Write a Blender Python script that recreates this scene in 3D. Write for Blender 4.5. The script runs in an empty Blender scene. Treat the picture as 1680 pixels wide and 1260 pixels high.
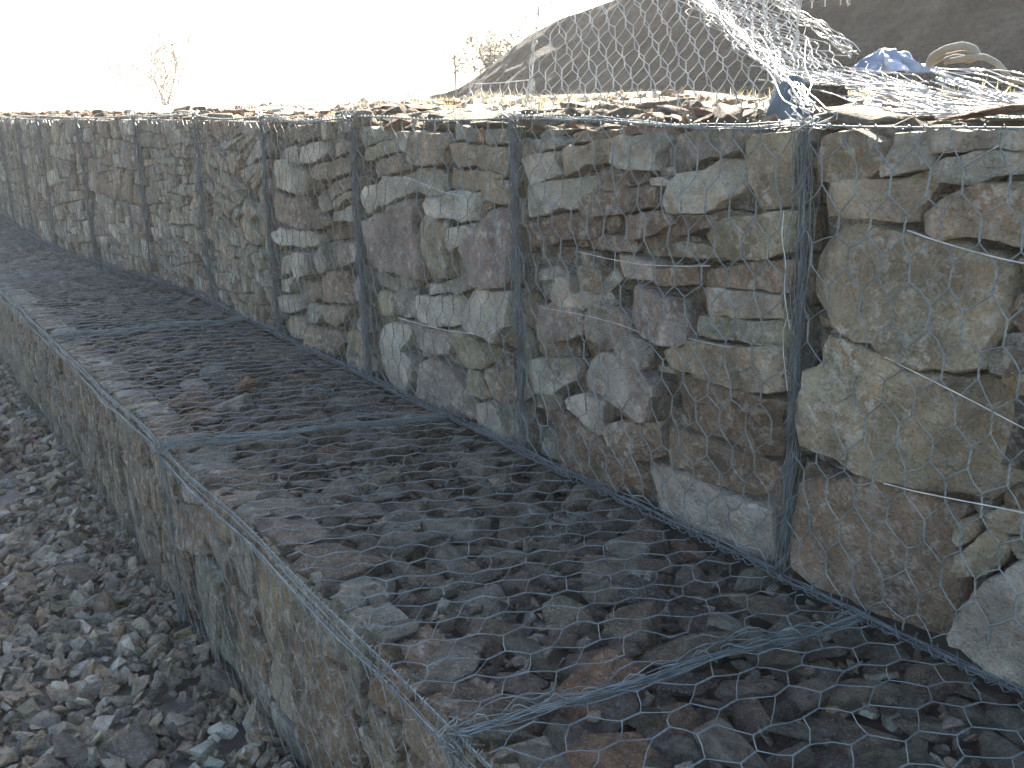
import bpy, bmesh, math, random
import numpy as np
from mathutils import Matrix, Vector, noise

random.seed(7)
rng = np.random.default_rng(11)
S = bpy.context.scene
COL = S.collection

# ------------------------------------------------------------------ camera
F_PX, YAW, PITCH, ROLL, CAMZ = 1618.6, 0.590, 0.281, -0.020, 1.058
WALL_Y, STEP_Y, GROUND_Z = 1.641, 0.735, -0.621
_f = np.array([-math.cos(YAW)*math.cos(PITCH), math.sin(YAW)*math.cos(PITCH), -math.sin(PITCH)])
_r = np.cross(_f, [0, 0, 1]); _r /= np.linalg.norm(_r); _u = np.cross(_r, _f)
_c, _s = math.cos(ROLL), math.sin(ROLL)
_r, _u = _c*_r+_s*_u, -_s*_r+_c*_u
cam_d = bpy.data.cameras.new('camera'); cam = bpy.data.objects.new('camera', cam_d); COL.objects.link(cam)
M = Matrix(((_r[0], _u[0], -_f[0]), (_r[1], _u[1], -_f[1]), (_r[2], _u[2], -_f[2])))
cam.matrix_world = Matrix.Translation((0, 0, CAMZ)) @ M.to_4x4()
cam_d.sensor_width = 36; cam_d.lens = 36*F_PX/1680; cam_d.clip_end = 1500; cam_d.clip_start = 0.02
S.camera = cam

def ray(px, py): return _f*F_PX+_r*(px-840)+_u*(630-py)
def on_y(px, py, y):
    d = ray(px, py); return d*(y/d[1])+np.array([0, 0, CAMZ])
def on_z(px, py, z):
    d = ray(px, py); return d*((z-CAMZ)/d[2])+np.array([0, 0, CAMZ])

# ------------------------------------------------------------------ light
SUN_DIR = Vector((-0.66, 0.75, 0)).normalized()
SUN_EL = math.radians(32)
SKY_STRENGTH, SUN_STRENGTH, EXPOSURE = 0.085, 5.0, 2.8
w = bpy.data.worlds.new('World'); S.world = w; w.use_nodes = True
nt = w.node_tree; bg = nt.nodes['Background']
sky = nt.nodes.new('ShaderNodeTexSky'); sky.sky_type = 'NISHITA'; sky.sun_disc = False
sky.sun_elevation = SUN_EL; sky.sun_rotation = math.atan2(SUN_DIR.x, SUN_DIR.y)
sky.dust_density = 2.0; sky.air_density = 1.0; sky.ozone_density = 1.0
nt.links.new(sky.outputs[0], bg.inputs[0]); bg.inputs[1].default_value = SKY_STRENGTH
sd = bpy.data.lights.new('sun', 'SUN'); sun = bpy.data.objects.new('sun', sd); COL.objects.link(sun)
sd.energy = SUN_STRENGTH; sd.angle = math.radians(0.5); sd.color = (1.0, 0.89, 0.74)
d = Vector((SUN_DIR.x*math.cos(SUN_EL), SUN_DIR.y*math.cos(SUN_EL), math.sin(SUN_EL)))
sun.rotation_euler = d.to_track_quat('Z', 'Y').to_euler()
S.view_settings.view_transform = 'Standard'; S.view_settings.look = 'None'
S.view_settings.exposure = EXPOSURE; S.view_settings.gamma = 1; S.view_settings.use_curve_mapping = False

# ------------------------------------------------------------------ materials
def new_mat(name):
    m = bpy.data.materials.new(name); m.use_nodes = True
    n = m.node_tree.nodes; return m, n, m.node_tree.links, n['Principled BSDF']
def N(n, t, **k):
    x = n.new(t)
    for a, b in k.items():
        if a in x.inputs: x.inputs[a].default_value = b
        else: setattr(x, a, b)
    return x
def ramp(n, stops):
    r = n.new('ShaderNodeValToRGB'); e = r.color_ramp.elements
    while len(e) < len(stops): e.new(0.5)
    for i, (p, c) in enumerate(stops):
        e[i].position = p; e[i].color = (*c, 1) if isinstance(c, tuple) else (c, c, c, 1)
    return r
def mixc(n, l, fac, a, b, mode='MIX'):
    x = n.new('ShaderNodeMix'); x.data_type = 'RGBA'; x.blend_type = mode; x.clamp_factor = True
    for sock, v in ((x.inputs[0], fac), (x.inputs[6], a), (x.inputs[7], b)):
        if isinstance(v, bpy.types.NodeSocket): l.new(v, sock)
        elif isinstance(v, tuple): sock.default_value = (*v, 1)
        else: sock.default_value = v
    return x.outputs[2]

def stone_material(name, source, scale=1.0, lichen=0.5, bump=1.0):
    m, n, l, bs = new_mat(name)
    tc = n.new('ShaderNodeTexCoord'); info = n.new('ShaderNodeObjectInfo')
    if source == 'object':
        base = info.outputs['Color']
        off = N(n, 'ShaderNodeVectorMath', operation='SCALE'); off.inputs[0].default_value = (17, 31, 11)
        l.new(info.outputs['Random'], off.inputs['Scale'])
        ad = N(n, 'ShaderNodeVectorMath', operation='ADD'); l.new(tc.outputs['Object'], ad.inputs[0]); l.new(off.outputs[0], ad.inputs[1])
        vec = ad.outputs[0]
    else:
        a = n.new('ShaderNodeVertexColor'); a.layer_name = 'Col'; base = a.outputs[0]; vec = tc.outputs['Object']
    def noi(s, det=6, rough=.6, dist=0):
        x = N(n, 'ShaderNodeTexNoise', Scale=s*scale, Detail=det, Roughness=rough, Distortion=dist); l.new(vec, x.inputs['Vector']); return x
    n1, n2, n3, n4 = noi(7, 5, .6, .3), noi(34, 6, .65), noi(150, 4, .7), noi(16, 6, .62, .7)
    r1 = ramp(n, [(.3, .46), (.52, 1.0), (.72, 1.48)]); l.new(n1.outputs[0], r1.inputs[0])
    c = mixc(n, l, 1.0, base, r1.outputs[0], 'MULTIPLY')
    # warm stain patches
    r4 = ramp(n, [(.48, 0.0), (.62, 1.0)]); l.new(n4.outputs[0], r4.inputs[0])
    mul = N(n, 'ShaderNodeMath', operation='MULTIPLY'); l.new(r4.outputs[0], mul.inputs[0]); mul.inputs[1].default_value = .5
    warm = mixc(n, l, 1.0, c, (1.22, .90, .70), 'MULTIPLY')
    c = mixc(n, l, mul.outputs[0], c, warm)
    # pale crust (lichen and lime) in ragged flecks
    r2 = ramp(n, [(.50, 0.0), (.60, 1.0)]); l.new(n2.outputs[0], r2.inputs[0])
    r1b = ramp(n, [(.42, 0.15), (.60, 1.0)]); l.new(n4.outputs[0], r1b.inputs[0])
    m2 = N(n, 'ShaderNodeMath', operation='MULTIPLY'); l.new(r2.outputs[0], m2.inputs[0]); l.new(r1b.outputs[0], m2.inputs[1])
    m3 = N(n, 'ShaderNodeMath', operation='MULTIPLY'); l.new(m2.outputs[0], m3.inputs[0]); m3.inputs[1].default_value = lichen
    pale = mixc(n, l, .75, c, (.56, .56, .50))
    c = mixc(n, l, m3.outputs[0], c, pale)
    n5 = noi(10, 5, .6, 2.2); r5 = ramp(n, [(.465, 0.0), (.50, .32), (.535, 0.0)]); l.new(n5.outputs[0], r5.inputs[0])
    c = mixc(n, l, r5.outputs[0], c, pale)
    n6 = noi(3.2, 4, .55, .5); r6 = ramp(n, [(.40, (.70, .66, .60)), (.56, (1.08, 1.04, .98)), (.7, (1.0, 1.08, 1.04))]); l.new(n6.outputs[0], r6.inputs[0])
    c = mixc(n, l, .85, c, r6.outputs[0], 'MULTIPLY')
    # dark specks
    r3 = ramp(n, [(.34, .5), (.50, 1.0)]); l.new(n3.outputs[0], r3.inputs[0])
    c = mixc(n, l, .75, c, r3.outputs[0], 'MULTIPLY')
    l.new(c, bs.inputs['Base Color'])
    bs.inputs['Roughness'].default_value = .86; bs.inputs['Specular IOR Level'].default_value = .3
    n7 = noi(13, 4, .55, .2); mg = N(n, 'ShaderNodeMath', operation='MULTIPLY_ADD'); l.new(n7.outputs[0], mg.inputs[0]); mg.inputs[1].default_value = 5.0; l.new(n3.outputs[0], mg.inputs[2])
    add = N(n, 'ShaderNodeMath', operation='MULTIPLY_ADD'); l.new(n2.outputs[0], add.inputs[0]); add.inputs[1].default_value = 2.4; l.new(mg.outputs[0], add.inputs[2])
    bp = N(n, 'ShaderNodeBump', Strength=1.0*bump, Distance=.014); l.new(add.outputs[0], bp.inputs['Height']); l.new(bp.outputs[0], bs.inputs['Normal'])
    return m
M_STONE = stone_material('weathered_stone', 'object', 1.0, .8, 1.1)
M_STONEV = stone_material('mixed_stone', 'vertex', 1.0, .5)

def wire_material(name, col, metallic=.55, rough=.42):
    m, n, l, bs = new_mat(name)
    tc = n.new('ShaderNodeTexCoord')
    x = N(n, 'ShaderNodeTexNoise', Scale=22.0, Detail=3.0); l.new(tc.outputs['Object'], x.inputs['Vector'])
    r = ramp(n, [(.3, tuple(c*.62 for c in col)), (.55, col), (.72, (col[0]*1.35, col[1]*1.3, col[2]*1.25))]); l.new(x.outputs[0], r.inputs[0])
    l.new(r.outputs[0], bs.inputs['Base Color']); bs.inputs['Metallic'].default_value = metallic; bs.inputs['Roughness'].default_value = rough
    return m
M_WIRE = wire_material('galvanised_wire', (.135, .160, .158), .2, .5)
M_WIRE_SHADED = wire_material('shaded_bundle_wire', (.085, .105, .112), .2, .55)  # same wire, with the shade inside dense bundles put into its colour
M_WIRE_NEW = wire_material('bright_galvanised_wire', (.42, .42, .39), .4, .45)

def flat_material(name, c1, c2, scale=3.0, rough=.9, bump=.4, dist=.02, det=8.0):
    m, n, l, bs = new_mat(name)
    tc = n.new('ShaderNodeTexCoord')
    a = N(n, 'ShaderNodeTexNoise', Scale=scale, Detail=det, Roughness=.65, Distortion=.4); l.new(tc.outputs['Object'], a.inputs['Vector'])
    r = ramp(n, [(.32, c1), (.66, c2)]); l.new(a.outputs[0], r.inputs[0]); l.new(r.outputs[0], bs.inputs['Base Color'])
    bs.inputs['Roughness'].default_value = rough; bs.inputs['Specular IOR Level'].default_value = .25
    b = N(n, 'ShaderNodeTexNoise', Scale=scale*7, Detail=6.0, Roughness=.7); l.new(tc.outputs['Object'], b.inputs['Vector'])
    bp = N(n, 'ShaderNodeBump', Strength=bump, Distance=dist); l.new(b.outputs[0], bp.inputs['Height']); l.new(bp.outputs[0], bs.inputs['Normal'])
    return m
M_GRIT = flat_material('stony_grit', (.075, .068, .06), (.15, .135, .12), 14.0)
M_CORE = flat_material('stone_rubble_core', (.07, .063, .056), (.13, .115, .10), 9.0)
M_SOIL = flat_material('dry_pale_soil', (.26, .21, .16), (.42, .36, .28), 2.2)
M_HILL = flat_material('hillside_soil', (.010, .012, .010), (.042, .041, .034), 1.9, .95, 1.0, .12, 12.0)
def streaks(m):
    n, l = m.node_tree.nodes, m.node_tree.links; bs = n['Principled BSDF']; old = bs.inputs['Base Color'].links[0].from_socket
    tc = n.new('ShaderNodeTexCoord'); mp = n.new('ShaderNodeMapping'); mp.inputs['Scale'].default_value = (.5, .5, 2.6); mp.inputs['Rotation'].default_value = (.0, .5, .3); l.new(tc.outputs['Object'], mp.inputs[0])
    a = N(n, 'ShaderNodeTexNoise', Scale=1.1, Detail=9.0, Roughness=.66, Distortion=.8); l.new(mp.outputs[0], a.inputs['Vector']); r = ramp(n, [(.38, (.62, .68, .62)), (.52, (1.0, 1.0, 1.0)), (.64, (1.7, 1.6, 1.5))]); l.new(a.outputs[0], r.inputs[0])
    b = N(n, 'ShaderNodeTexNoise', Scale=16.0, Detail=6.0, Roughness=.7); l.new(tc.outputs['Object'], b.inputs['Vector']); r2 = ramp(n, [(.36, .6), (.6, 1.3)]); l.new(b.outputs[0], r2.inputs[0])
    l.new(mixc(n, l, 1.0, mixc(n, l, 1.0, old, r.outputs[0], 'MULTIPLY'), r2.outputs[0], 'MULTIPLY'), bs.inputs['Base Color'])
streaks(M_HILL)

# ------------------------------------------------------------------ object helpers
def tag(o, label=None, cat=None, group=None, kind=None):
    for k, v in (('label', label), ('category', cat), ('group', group), ('kind', kind)):
        if v: o[k] = v
    return o
def empty(name, loc):
    o = bpy.data.objects.new(name, None); COL.objects.link(o); o.location = loc; o.empty_display_size = .1; return o
def mesh_np(name, V, Fq, mat, smooth=False, cols=None, sharp=None):
    me = bpy.data.meshes.new(name)
    V = np.asarray(V, np.float32); Fq = np.asarray(Fq, np.int32)
    k = Fq.shape[1]
    me.vertices.add(len(V)); me.vertices.foreach_set('co', V.ravel())
    me.loops.add(Fq.size); me.loops.foreach_set('vertex_index', Fq.ravel())
    me.polygons.add(len(Fq)); me.polygons.foreach_set('loop_start', np.arange(len(Fq), dtype=np.int32)*k)
    me.polygons.foreach_set('loop_total', np.full(len(Fq), k, np.int32))
    me.polygons.foreach_set('use_smooth', np.full(len(Fq), smooth))
    me.update(calc_edges=True)
    if cols is not None:
        ca = me.color_attributes.new('Col', 'FLOAT_COLOR', 'POINT'); ca.data.foreach_set('color', np.asarray(cols, np.float32).ravel())
    me.materials.append(mat); return me
def link(name, me, parent=None, loc=(0, 0, 0), color=None):
    o = bpy.data.objects.new(name, me); COL.objects.link(o); o.parent = parent; o.location = loc
    if color is not None: o.color = (*color, 1)
    return o
def smoothstep(t): t = np.clip(t, 0, 1); return t*t*(3-2*t)
def yoff(s): return -.27*smoothstep((-5.6-np.asarray(s, float))/3.0)

# smooth cheap vector noise (sum of sines with random phase), vectorised
_K = rng.normal(size=(3, 9, 3)); _P = rng.uniform(0, 6.28, (3, 9))
def wob(P, freq, amp):
    P = np.asarray(P, float); out = np.zeros(P.shape)
    for c in range(3): out[..., c] = np.sin(P@(_K[c].T*freq)+_P[c]).sum(-1)/3.0
    return out*amp

# tubes ------------------------------------------------------------
def tubes(L, rad, sides=4):
    """L: (n,k,3) polylines -> verts, quads"""
    L = np.asarray(L, float); n, k, _ = L.shape
    T = np.gradient(L, axis=1); T /= np.linalg.norm(T, axis=-1, keepdims=True)+1e-12
    ref = np.where(np.abs(T[..., 2:3]) < .8, np.array([0, 0, 1.]), np.array([1., 0, 0]))
    A = np.cross(T, ref); A /= np.linalg.norm(A, axis=-1, keepdims=True)+1e-12
    for i in range(1, k):                                   # keep frames consistent
        sgn = np.sign((A[:, i]*A[:, i-1]).sum(-1, keepdims=True)); sgn[sgn == 0] = 1
        a = A[:, i-1]-T[:, i]*(A[:, i-1]*T[:, i]).sum(-1, keepdims=True); A[:, i] = a/(np.linalg.norm(a, axis=-1, keepdims=True)+1e-12)
    B = np.cross(T, A)
    ang = np.arange(sides)*2*np.pi/sides
    rad = np.broadcast_to(np.asarray(rad, float).reshape(-1, 1, 1, 1), (n, 1, 1, 1)) if np.ndim(rad) else rad
    V = L[:, :, None, :]+rad*(A[:, :, None, :]*np.cos(ang)[None, None, :, None]+B[:, :, None, :]*np.sin(ang)[None, None, :, None])
    idx = np.arange(n*k*sides).reshape(n, k, sides)
    a = idx[:, :-1, :]; b = idx[:, 1:, :]
    Q = np.stack([a, np.roll(a, -1, 2), np.roll(b, -1, 2), b], -1).reshape(-1, 4)
    return V.reshape(-1, 3), Q
class Soup:
    def __init__(s): s.V = []; s.Q = []; s.n = 0; s.C = []
    def add(s, V, Q, c=None):
        s.V.append(V); s.Q.append(Q+s.n); s.n += len(V)
        if c is not None: s.C.append(np.broadcast_to(np.array([*c, 1.0]), (len(V), 4)))
    def mesh(s, name, mat, smooth=False): return mesh_np(name, np.concatenate(s.V), np.concatenate(s.Q), mat, smooth, np.concatenate(s.C) if s.C else None)

WR = .0014
def net(soup, u0, u1, v0, v1, fmap, w=.063, p=.078, t=.043, jit=.004, fine=True, rad=WR):
    """hexagonal double-twist netting; fmap maps (..,2) grid coords -> (..,3)"""
    nu = int((u1-u0)/w)+2; nv = int(round((v1-v0)/p))
    pv = (v1-v0)/nv
    I, J = np.meshgrid(np.arange(nu), np.arange(nv+1))
    U = u0+(I+.5*(J % 2))*w; Vv = v0+J*pv
    jr = rng.normal(size=U.shape+(2,))*jit
    tb = np.stack([U+jr[..., 0], Vv-t/2+jr[..., 1]], -1); tt = np.stack([U+jr[..., 0]+rng.normal(size=U.shape)*jit*.6, Vv+t/2+jr[..., 1]], -1)
    tb[0, :, 1] = v0; tt[-1, :, 1] = v1
    ok = (U >= u0-1e-6) & (U <= u1+1e-6)
    seg = []
    a = tt[:-1]; okb = ok[:-1]
    for sgn in (0, 1):
        # from top of twist (j,i) to bottom of twists of the next row
        for j in range(nv):
            i = np.arange(nu); k = i+(sgn if j % 2 else sgn-1)
            g = (k >= 0) & (k < nu); g[g] &= ok[j, i[g]] & ok[j+1, k[g]]
            seg.append(np.stack([tt[j, i[g]], tb[j+1, k[g]]], 1))
    seg = np.concatenate(seg)
    mid = seg.mean(1)+rng.normal(size=(len(seg), 2))*jit*.5
    D3 = fmap(np.stack([seg[:, 0], mid, seg[:, 1]], 1))
    V, Q = tubes(D3, rad, 4 if fine else 3); soup.add(V, Q)
    A, B = tb[ok], tt[ok]
    if fine:
        K = 8; tl = np.linspace(0, 1, K)[None, :, None]
        line = fmap(A[:, None]*(1-tl)+B[:, None]*tl)
        T = line[:, -1]-line[:, 0]; T /= np.linalg.norm(T, axis=-1, keepdims=True)+1e-9
        ref = np.array([.31, .2, .93]); X = np.cross(T, ref); X /= np.linalg.norm(X, axis=-1, keepdims=True)+1e-9; Y = np.cross(T, X)
        ph = np.linspace(0, 2*np.pi*1.5, K)[None, :, None]
        for o in (0, np.pi):
            V, Q = tubes(line+rad*1.02*(X[:, None]*np.cos(ph+o)+Y[:, None]*np.sin(ph+o)), rad, 3); soup.add(V, Q)
    else:
        V, Q = tubes(fmap(np.stack([A, (A+B)/2, B], 1)), rad*1.6, 3); soup.add(V, Q)

def spiral(soup, P, r, pitch, rad, jit=.0):
    """a lacing wire wound round the polyline P (k,3)"""
    P = np.asarray(P, float); seg = np.linalg.norm(np.diff(P, axis=0), axis=1); Lc = np.concatenate([[0], seg.cumsum()]); tot = Lc[-1]
    n = max(int(tot/pitch*8), 8); t = np.linspace(0, tot, n)
    Q = np.stack([np.interp(t, Lc, P[:, c]) for c in range(3)], -1)
    T = np.gradient(Q, axis=0); T /= np.linalg.norm(T, axis=1, keepdims=True)
    X = np.cross(T, [.13, .35, .93]); X /= np.linalg.norm(X, axis=1, keepdims=True); Y = np.cross(T, X)
    ph = t/pitch*2*np.pi+np.cumsum(rng.normal(size=n))*.25; rr = r*(1+rng.normal(size=n)*.25)
    C = Q+(X*np.cos(ph)[:, None]+Y*np.sin(ph)[:, None])*rr[:, None]
    V, F = tubes(C[None], rad, 4); soup.add(V, F)
def strands(soup, P, nstr, spread, rad=WR, k=26, wander=1.0):
    """nstr loose wires following polyline P, wandering about it"""
    P = np.asarray(P, float); seg = np.linalg.norm(np.diff(P, axis=0), axis=1); Lc = np.concatenate([[0], seg.cumsum()])
    t = np.linspace(0, Lc[-1], k); Q = np.stack([np.interp(t, Lc, P[:, c]) for c in range(3)], -1)
    out = []
    for i in range(nstr):
        a = rng.normal(size=3)*spread*.7
        f1, f2 = rng.uniform(2, 5), rng.uniform(6, 14)
        ph = rng.uniform(0, 6.28, 6); x = t/Lc[-1]
        off = np.stack([a[c]+spread*wander*(.6*np.sin(f1*x*3.1+ph[c])+.35*np.sin(f2*x*3.1+ph[c+3])) for c in range(3)], -1)
        out.append(Q+off)
    V, F = tubes(np.array(out), rad, 4); soup.add(V, F)

# ------------------------------------------------------------------ stones
TONE = {'y': (.300, .258, .180), 'b': (.225, .178, .122), 'r': (.212, .156, .110), 'g': (.255, .250, .208), 'p': (.410, .390, .325), 'v': (.265, .226, .192), 'o': (.34, .19, .10), 'd': (.12, .11, .10)}
def tone(t, k=1.0):
    c = TONE[t]; j = random.uniform(.86, 1.14)*k
    return tuple(max(.02, x*j*random.uniform(.96, 1.04)) for x in c)

def resample(poly, n, rough):
    """outline as about n points that keeps its corners, slightly blunted and ragged"""
    P = np.asarray(poly, float); c = .045 if len(P) > 5 else .07
    Q = np.roll(P, -1, 0); P = np.stack([P*(1-c)+Q*c, P*c+Q*(1-c)], 1).reshape(-1, 2)
    C = np.vstack([P, P[:1]]); seg = np.linalg.norm(np.diff(C, axis=0), axis=1); L = np.concatenate([[0], seg.cumsum()])
    out = []
    for k in range(len(P)):
        m = max(1, int(round(seg[k]/L[-1]*n)))
        if seg[k] < L[-1]*.25/n: continue
        for q in range(m): out.append(C[k]+(C[k+1]-C[k])*q/m)
    R = np.array(out) if len(out) >= 5 else np.stack([np.interp(np.linspace(0, L[-1], n, endpoint=False), L, C[:, c_]) for c_ in range(2)], -1)
    n = len(R)
    sz = L[-1]/4; ph = random.uniform(0, 100)
    for i in range(n):
        v = noise.noise_vector(Vector((R[i, 0]*14+ph, R[i, 1]*14, ph)))
        v2 = noise.noise_vector(Vector((R[i, 0]*55+ph, R[i, 1]*55, ph)))
        R[i] += (np.array([v[0], v[1]])*.06+np.array([v2[0], v2[1]])*.04)*sz*rough
    return R

def face_stone(poly, yfront, depth, res=1, rough=1.0, flip=False):
    """a split stone lying in a wall: outline in (s,z), rough front face at yfront, body behind it.
    returns centre, verts (relative), quads+tris as quads"""
    P = np.asarray(poly, float)
    if ((P[:, 0]*np.roll(P[:, 1], -1)-np.roll(P[:, 0], -1)*P[:, 1]).sum()) < 0: P = P[::-1]
    size = math.sqrt(abs((P[:, 0]*np.roll(P[:, 1], -1)-np.roll(P[:, 0], -1)*P[:, 1]).sum())/2)
    n = {0: 8, 1: 14, 2: 24, 3: 40}[res]
    R = resample(P, n, rough*(1 if res else .7)); n = len(R); cen = R.mean(0)
    ks = {0: [.9, 1, .9, .5], 1: [.93, 1, .965, .82, .45], 2: [.92, 1.0, .99, .965, .80, .52, .24], 3: [.92, .99, 1.0, .985, .96, .86, .66, .46, .28, .12]}[res]
    bev = min(.013, size*.09)
    ys = {0: [depth, bev*1.2, bev*.1, 0], 1: [depth, bev*1.6, bev*.35, 0, 0], 2: [depth, bev*2.2, bev*.8, bev*.1, 0, 0, 0], 3: [depth, depth*.4, bev*1.6, bev*.6, bev*.1, 0, 0, 0, 0, 0]}[res]
    ph = random.uniform(0, 200)
    tx, tz = random.gauss(0, .07), random.gauss(0, .09)
    facets = [(random.uniform(0, 6.28), random.uniform(.12, .42), random.uniform(.40, .68)*size) for _ in range(6)]
    V = []
    for k, (kk, y) in enumerate(zip(ks, ys)):
        for q in R:
            p = cen+(q-cen)*kk; dx, dz = p-cen
            yy = y+tx*dx+tz*dz if k else y
            if k >= 1:
                for (fa, fs, fd) in facets:                      # flat chips broken off the face
                    e = dx*math.cos(fa)+dz*math.sin(fa)-fd*.9
                    if e > 0: yy += e*fs
                a = noise.noise(Vector((p[0]*9+ph, p[1]*9, ph)))*.17+noise.noise(Vector((p[0]*26+ph, p[1]*30, ph)))*.12
                if res >= 2: a += noise.noise(Vector((p[0]*70+ph, p[1]*90, ph)))*.06
                yy += a*size*.30*(1.0 if size < .12 else .12/size*1.3)
            V.append((p[0], yfront+yy, p[1]))
    V.append((cen[0], yfront+noise.noise(Vector((cen[0]*9+ph, cen[1]*9, ph)))*size*.06, cen[1]))
    V = np.array(V); m = len(ks); Q = []
    for k in range(m-1):
        for i in range(n):
            j = (i+1) % n; Q.append((k*n+i, k*n+j, (k+1)*n+j, (k+1)*n+i))
    T = []
    for i in range(n): T.append(((m-1)*n+i, (m-1)*n+(i+1) % n, m*n))
    V[:, 1] += yoff(V[:, 0])
    c = V.mean(0)
    return c, V-c, Q, T

def poly_mesh(name, V, faces, mat, angle=None):
    me = bpy.data.meshes.new(name); me.from_pydata([tuple(v) for v in V], [], faces)
    if angle is not None:
        me.polygons.foreach_set('use_smooth', np.ones(len(me.polygons), bool)); me.set_sharp_from_angle(angle=math.radians(angle))
    me.materials.append(mat); return me

def clip(poly, p, nrm):
    out = []; n = len(poly)
    for i in range(n):
        a, b = poly[i], poly[(i+1) % n]; da = (a[0]-p[0])*nrm[0]+(a[1]-p[1])*nrm[1]; db = (b[0]-p[0])*nrm[0]+(b[1]-p[1])*nrm[1]
        if da >= 0: out.append(a)
        if (da > 0) != (db > 0) and abs(da-db) > 1e-9:
            t = da/(da-db); out.append((a[0]+(b[0]-a[0])*t, a[1]+(b[1]-a[1])*t))
    return out
def area(P): return abs(sum(P[i][0]*P[(i+1) % len(P)][1]-P[(i+1) % len(P)][0]*P[i][1] for i in range(len(P))))/2
def split(poly, target, tilt, aspect=2.2, rnd=1.0):
    xs = [p[0] for p in poly]; zs = [p[1] for p in poly]; wd, ht = max(xs)-min(xs), max(zs)-min(zs)
    A = area(poly)
    if A < target*random.choice((.45, .7, 1, 1, 1.6, 2.6)): return [poly]
    cx, cz = sum(xs)/len(xs), sum(zs)/len(zs)
    f = random.uniform(.34, .66)
    if ht*aspect > wd*random.uniform(.8, 1.25):
        a = tilt(cx, cz)+random.gauss(0, .10); nrm = (-math.sin(a), math.cos(a)); p = (cx, min(zs)+ht*f)
    else:
        a = random.gauss(0, .16)+tilt(cx, cz)*.5; nrm = (math.cos(a), math.sin(a)); p = (min(xs)+wd*f, cz)
    A1, A2 = clip(poly, p, nrm), clip(poly, p, (-nrm[0], -nrm[1]))
    if len(A1) < 3 or len(A2) < 3 or min(area(A1), area(A2)) < A*.12: return [poly] if A < target*2 else split(poly, target, tilt, aspect, rnd)
    return split(A1, target, tilt, aspect)+split(A2, target, tilt, aspect)
def shrink(poly, gap):
    cx = sum(p[0] for p in poly)/len(poly); cz = sum(p[1] for p in poly)/len(poly); sz = math.sqrt(area(poly)); k = max(.6, 1-gap/sz*2)
    xs = [p[0] for p in poly]; zs = [p[1] for p in poly]; kx = max(.6, 1-2*gap/(max(xs)-min(xs)+1e-6)); kz = max(.55, 1-2*gap/(max(zs)-min(zs)+1e-6))
    return [(cx+(p[0]-cx)*kx, cz+(p[1]-cz)*kz) for p in poly]

# loose rock library ----------------------------------------------
def hull(seed, dims, npts):
    r = random.Random(seed); bm = bmesh.new()
    for _ in range(npts):
        v = Vector((r.uniform(-1, 1), r.uniform(-1, 1), r.uniform(-1, 1)))
        m = max(abs(v.x), abs(v.y), abs(v.z)); v = v*(r.uniform(.75, 1.0)/m) if m > .001 else v
        n2 = v.length; v = v*(1/(n2**.28)); v = Vector((v.x*dims[0], v.y*dims[1], v.z*dims[2])); bm.verts.new(v*.5)
    res = bmesh.ops.convex_hull(bm, input=bm.verts[:])
    bmesh.ops.delete(bm, geom=list({e for e in res['geom_interior'] if isinstance(e, bmesh.types.BMVert)}), context='VERTS')
    bmesh.ops.triangulate(bm, faces=bm.faces[:]); return bm
LIB, LIBNP = [], []
for i in range(26):
    dims = (1, random.uniform(.55, .95), random.uniform(.26, .5) if i < 18 else random.uniform(.5, .75))
    bm = hull(100+i, dims, random.randint(11, 17))
    bm.verts.ensure_lookup_table()
    LIBNP.append((np.array([v.co[:] for v in bm.verts]), np.array([[v.index for v in f.verts] for f in bm.faces])))
    bmesh.ops.bevel(bm, geom=bm.edges[:], offset=.022, segments=1, affect='EDGES', profile=.5)
    bmesh.ops.triangulate(bm, faces=bm.faces[:])
    bmesh.ops.subdivide_edges(bm, edges=[e for e in bm.edges if e.calc_length() > .3], cuts=1)
    for v in bm.verts: v.co += noise.noise_vector(v.co*3.2+Vector((i*7, 0, 0)))*.028+noise.noise_vector(v.co*9+Vector((i*7, 0, 0)))*.012
    me = bpy.data.meshes.new('loose_stone'); bm.to_mesh(me); bm.free()
    me.polygons.foreach_set('use_smooth', np.ones(len(me.polygons), bool)); me.set_sharp_from_angle(angle=math.radians(20))
    me.materials.append(M_STONE); LIB.append(me)
def place_rock(parent, loc, size, flat=1.0, tilt=.3, col=(.2, .2, .2), name='stone', lib=None, rz=None):
    me = LIB[random.randrange(26) if lib is None else lib]
    o = bpy.data.objects.new(name, me); COL.objects.link(o); o.parent = parent; o.location = loc
    o.rotation_euler = (random.gauss(0, tilt), random.gauss(0, tilt), random.uniform(0, 6.28) if rz is None else rz)
    o.scale = (size, size, size*flat); o.color = (*col, 1); return o
def rock_soup(pts, sizes, flats, cols, tilt=.4):
    Vs, Fs, Cs, n = [], [], [], 0
    for p, s, fl, c in zip(pts, sizes, flats, cols):
        V, Fc = LIBNP[random.randrange(26)]
        R = np.array(Matrix.Rotation(random.uniform(0, 6.28), 3, 'Z') @ Matrix.Rotation(random.gauss(0, tilt), 3, 'X') @ Matrix.Rotation(random.gauss(0, tilt), 3, 'Y'))
        Vs.append((V*np.array([s, s, s*fl]))@R.T+p); Fs.append(Fc+n); n += len(V); Cs.append(np.broadcast_to(np.array([*c, 1.]), (len(V), 4)))
    return np.concatenate(Vs), np.concatenate(Fs), np.concatenate(Cs)

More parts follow.
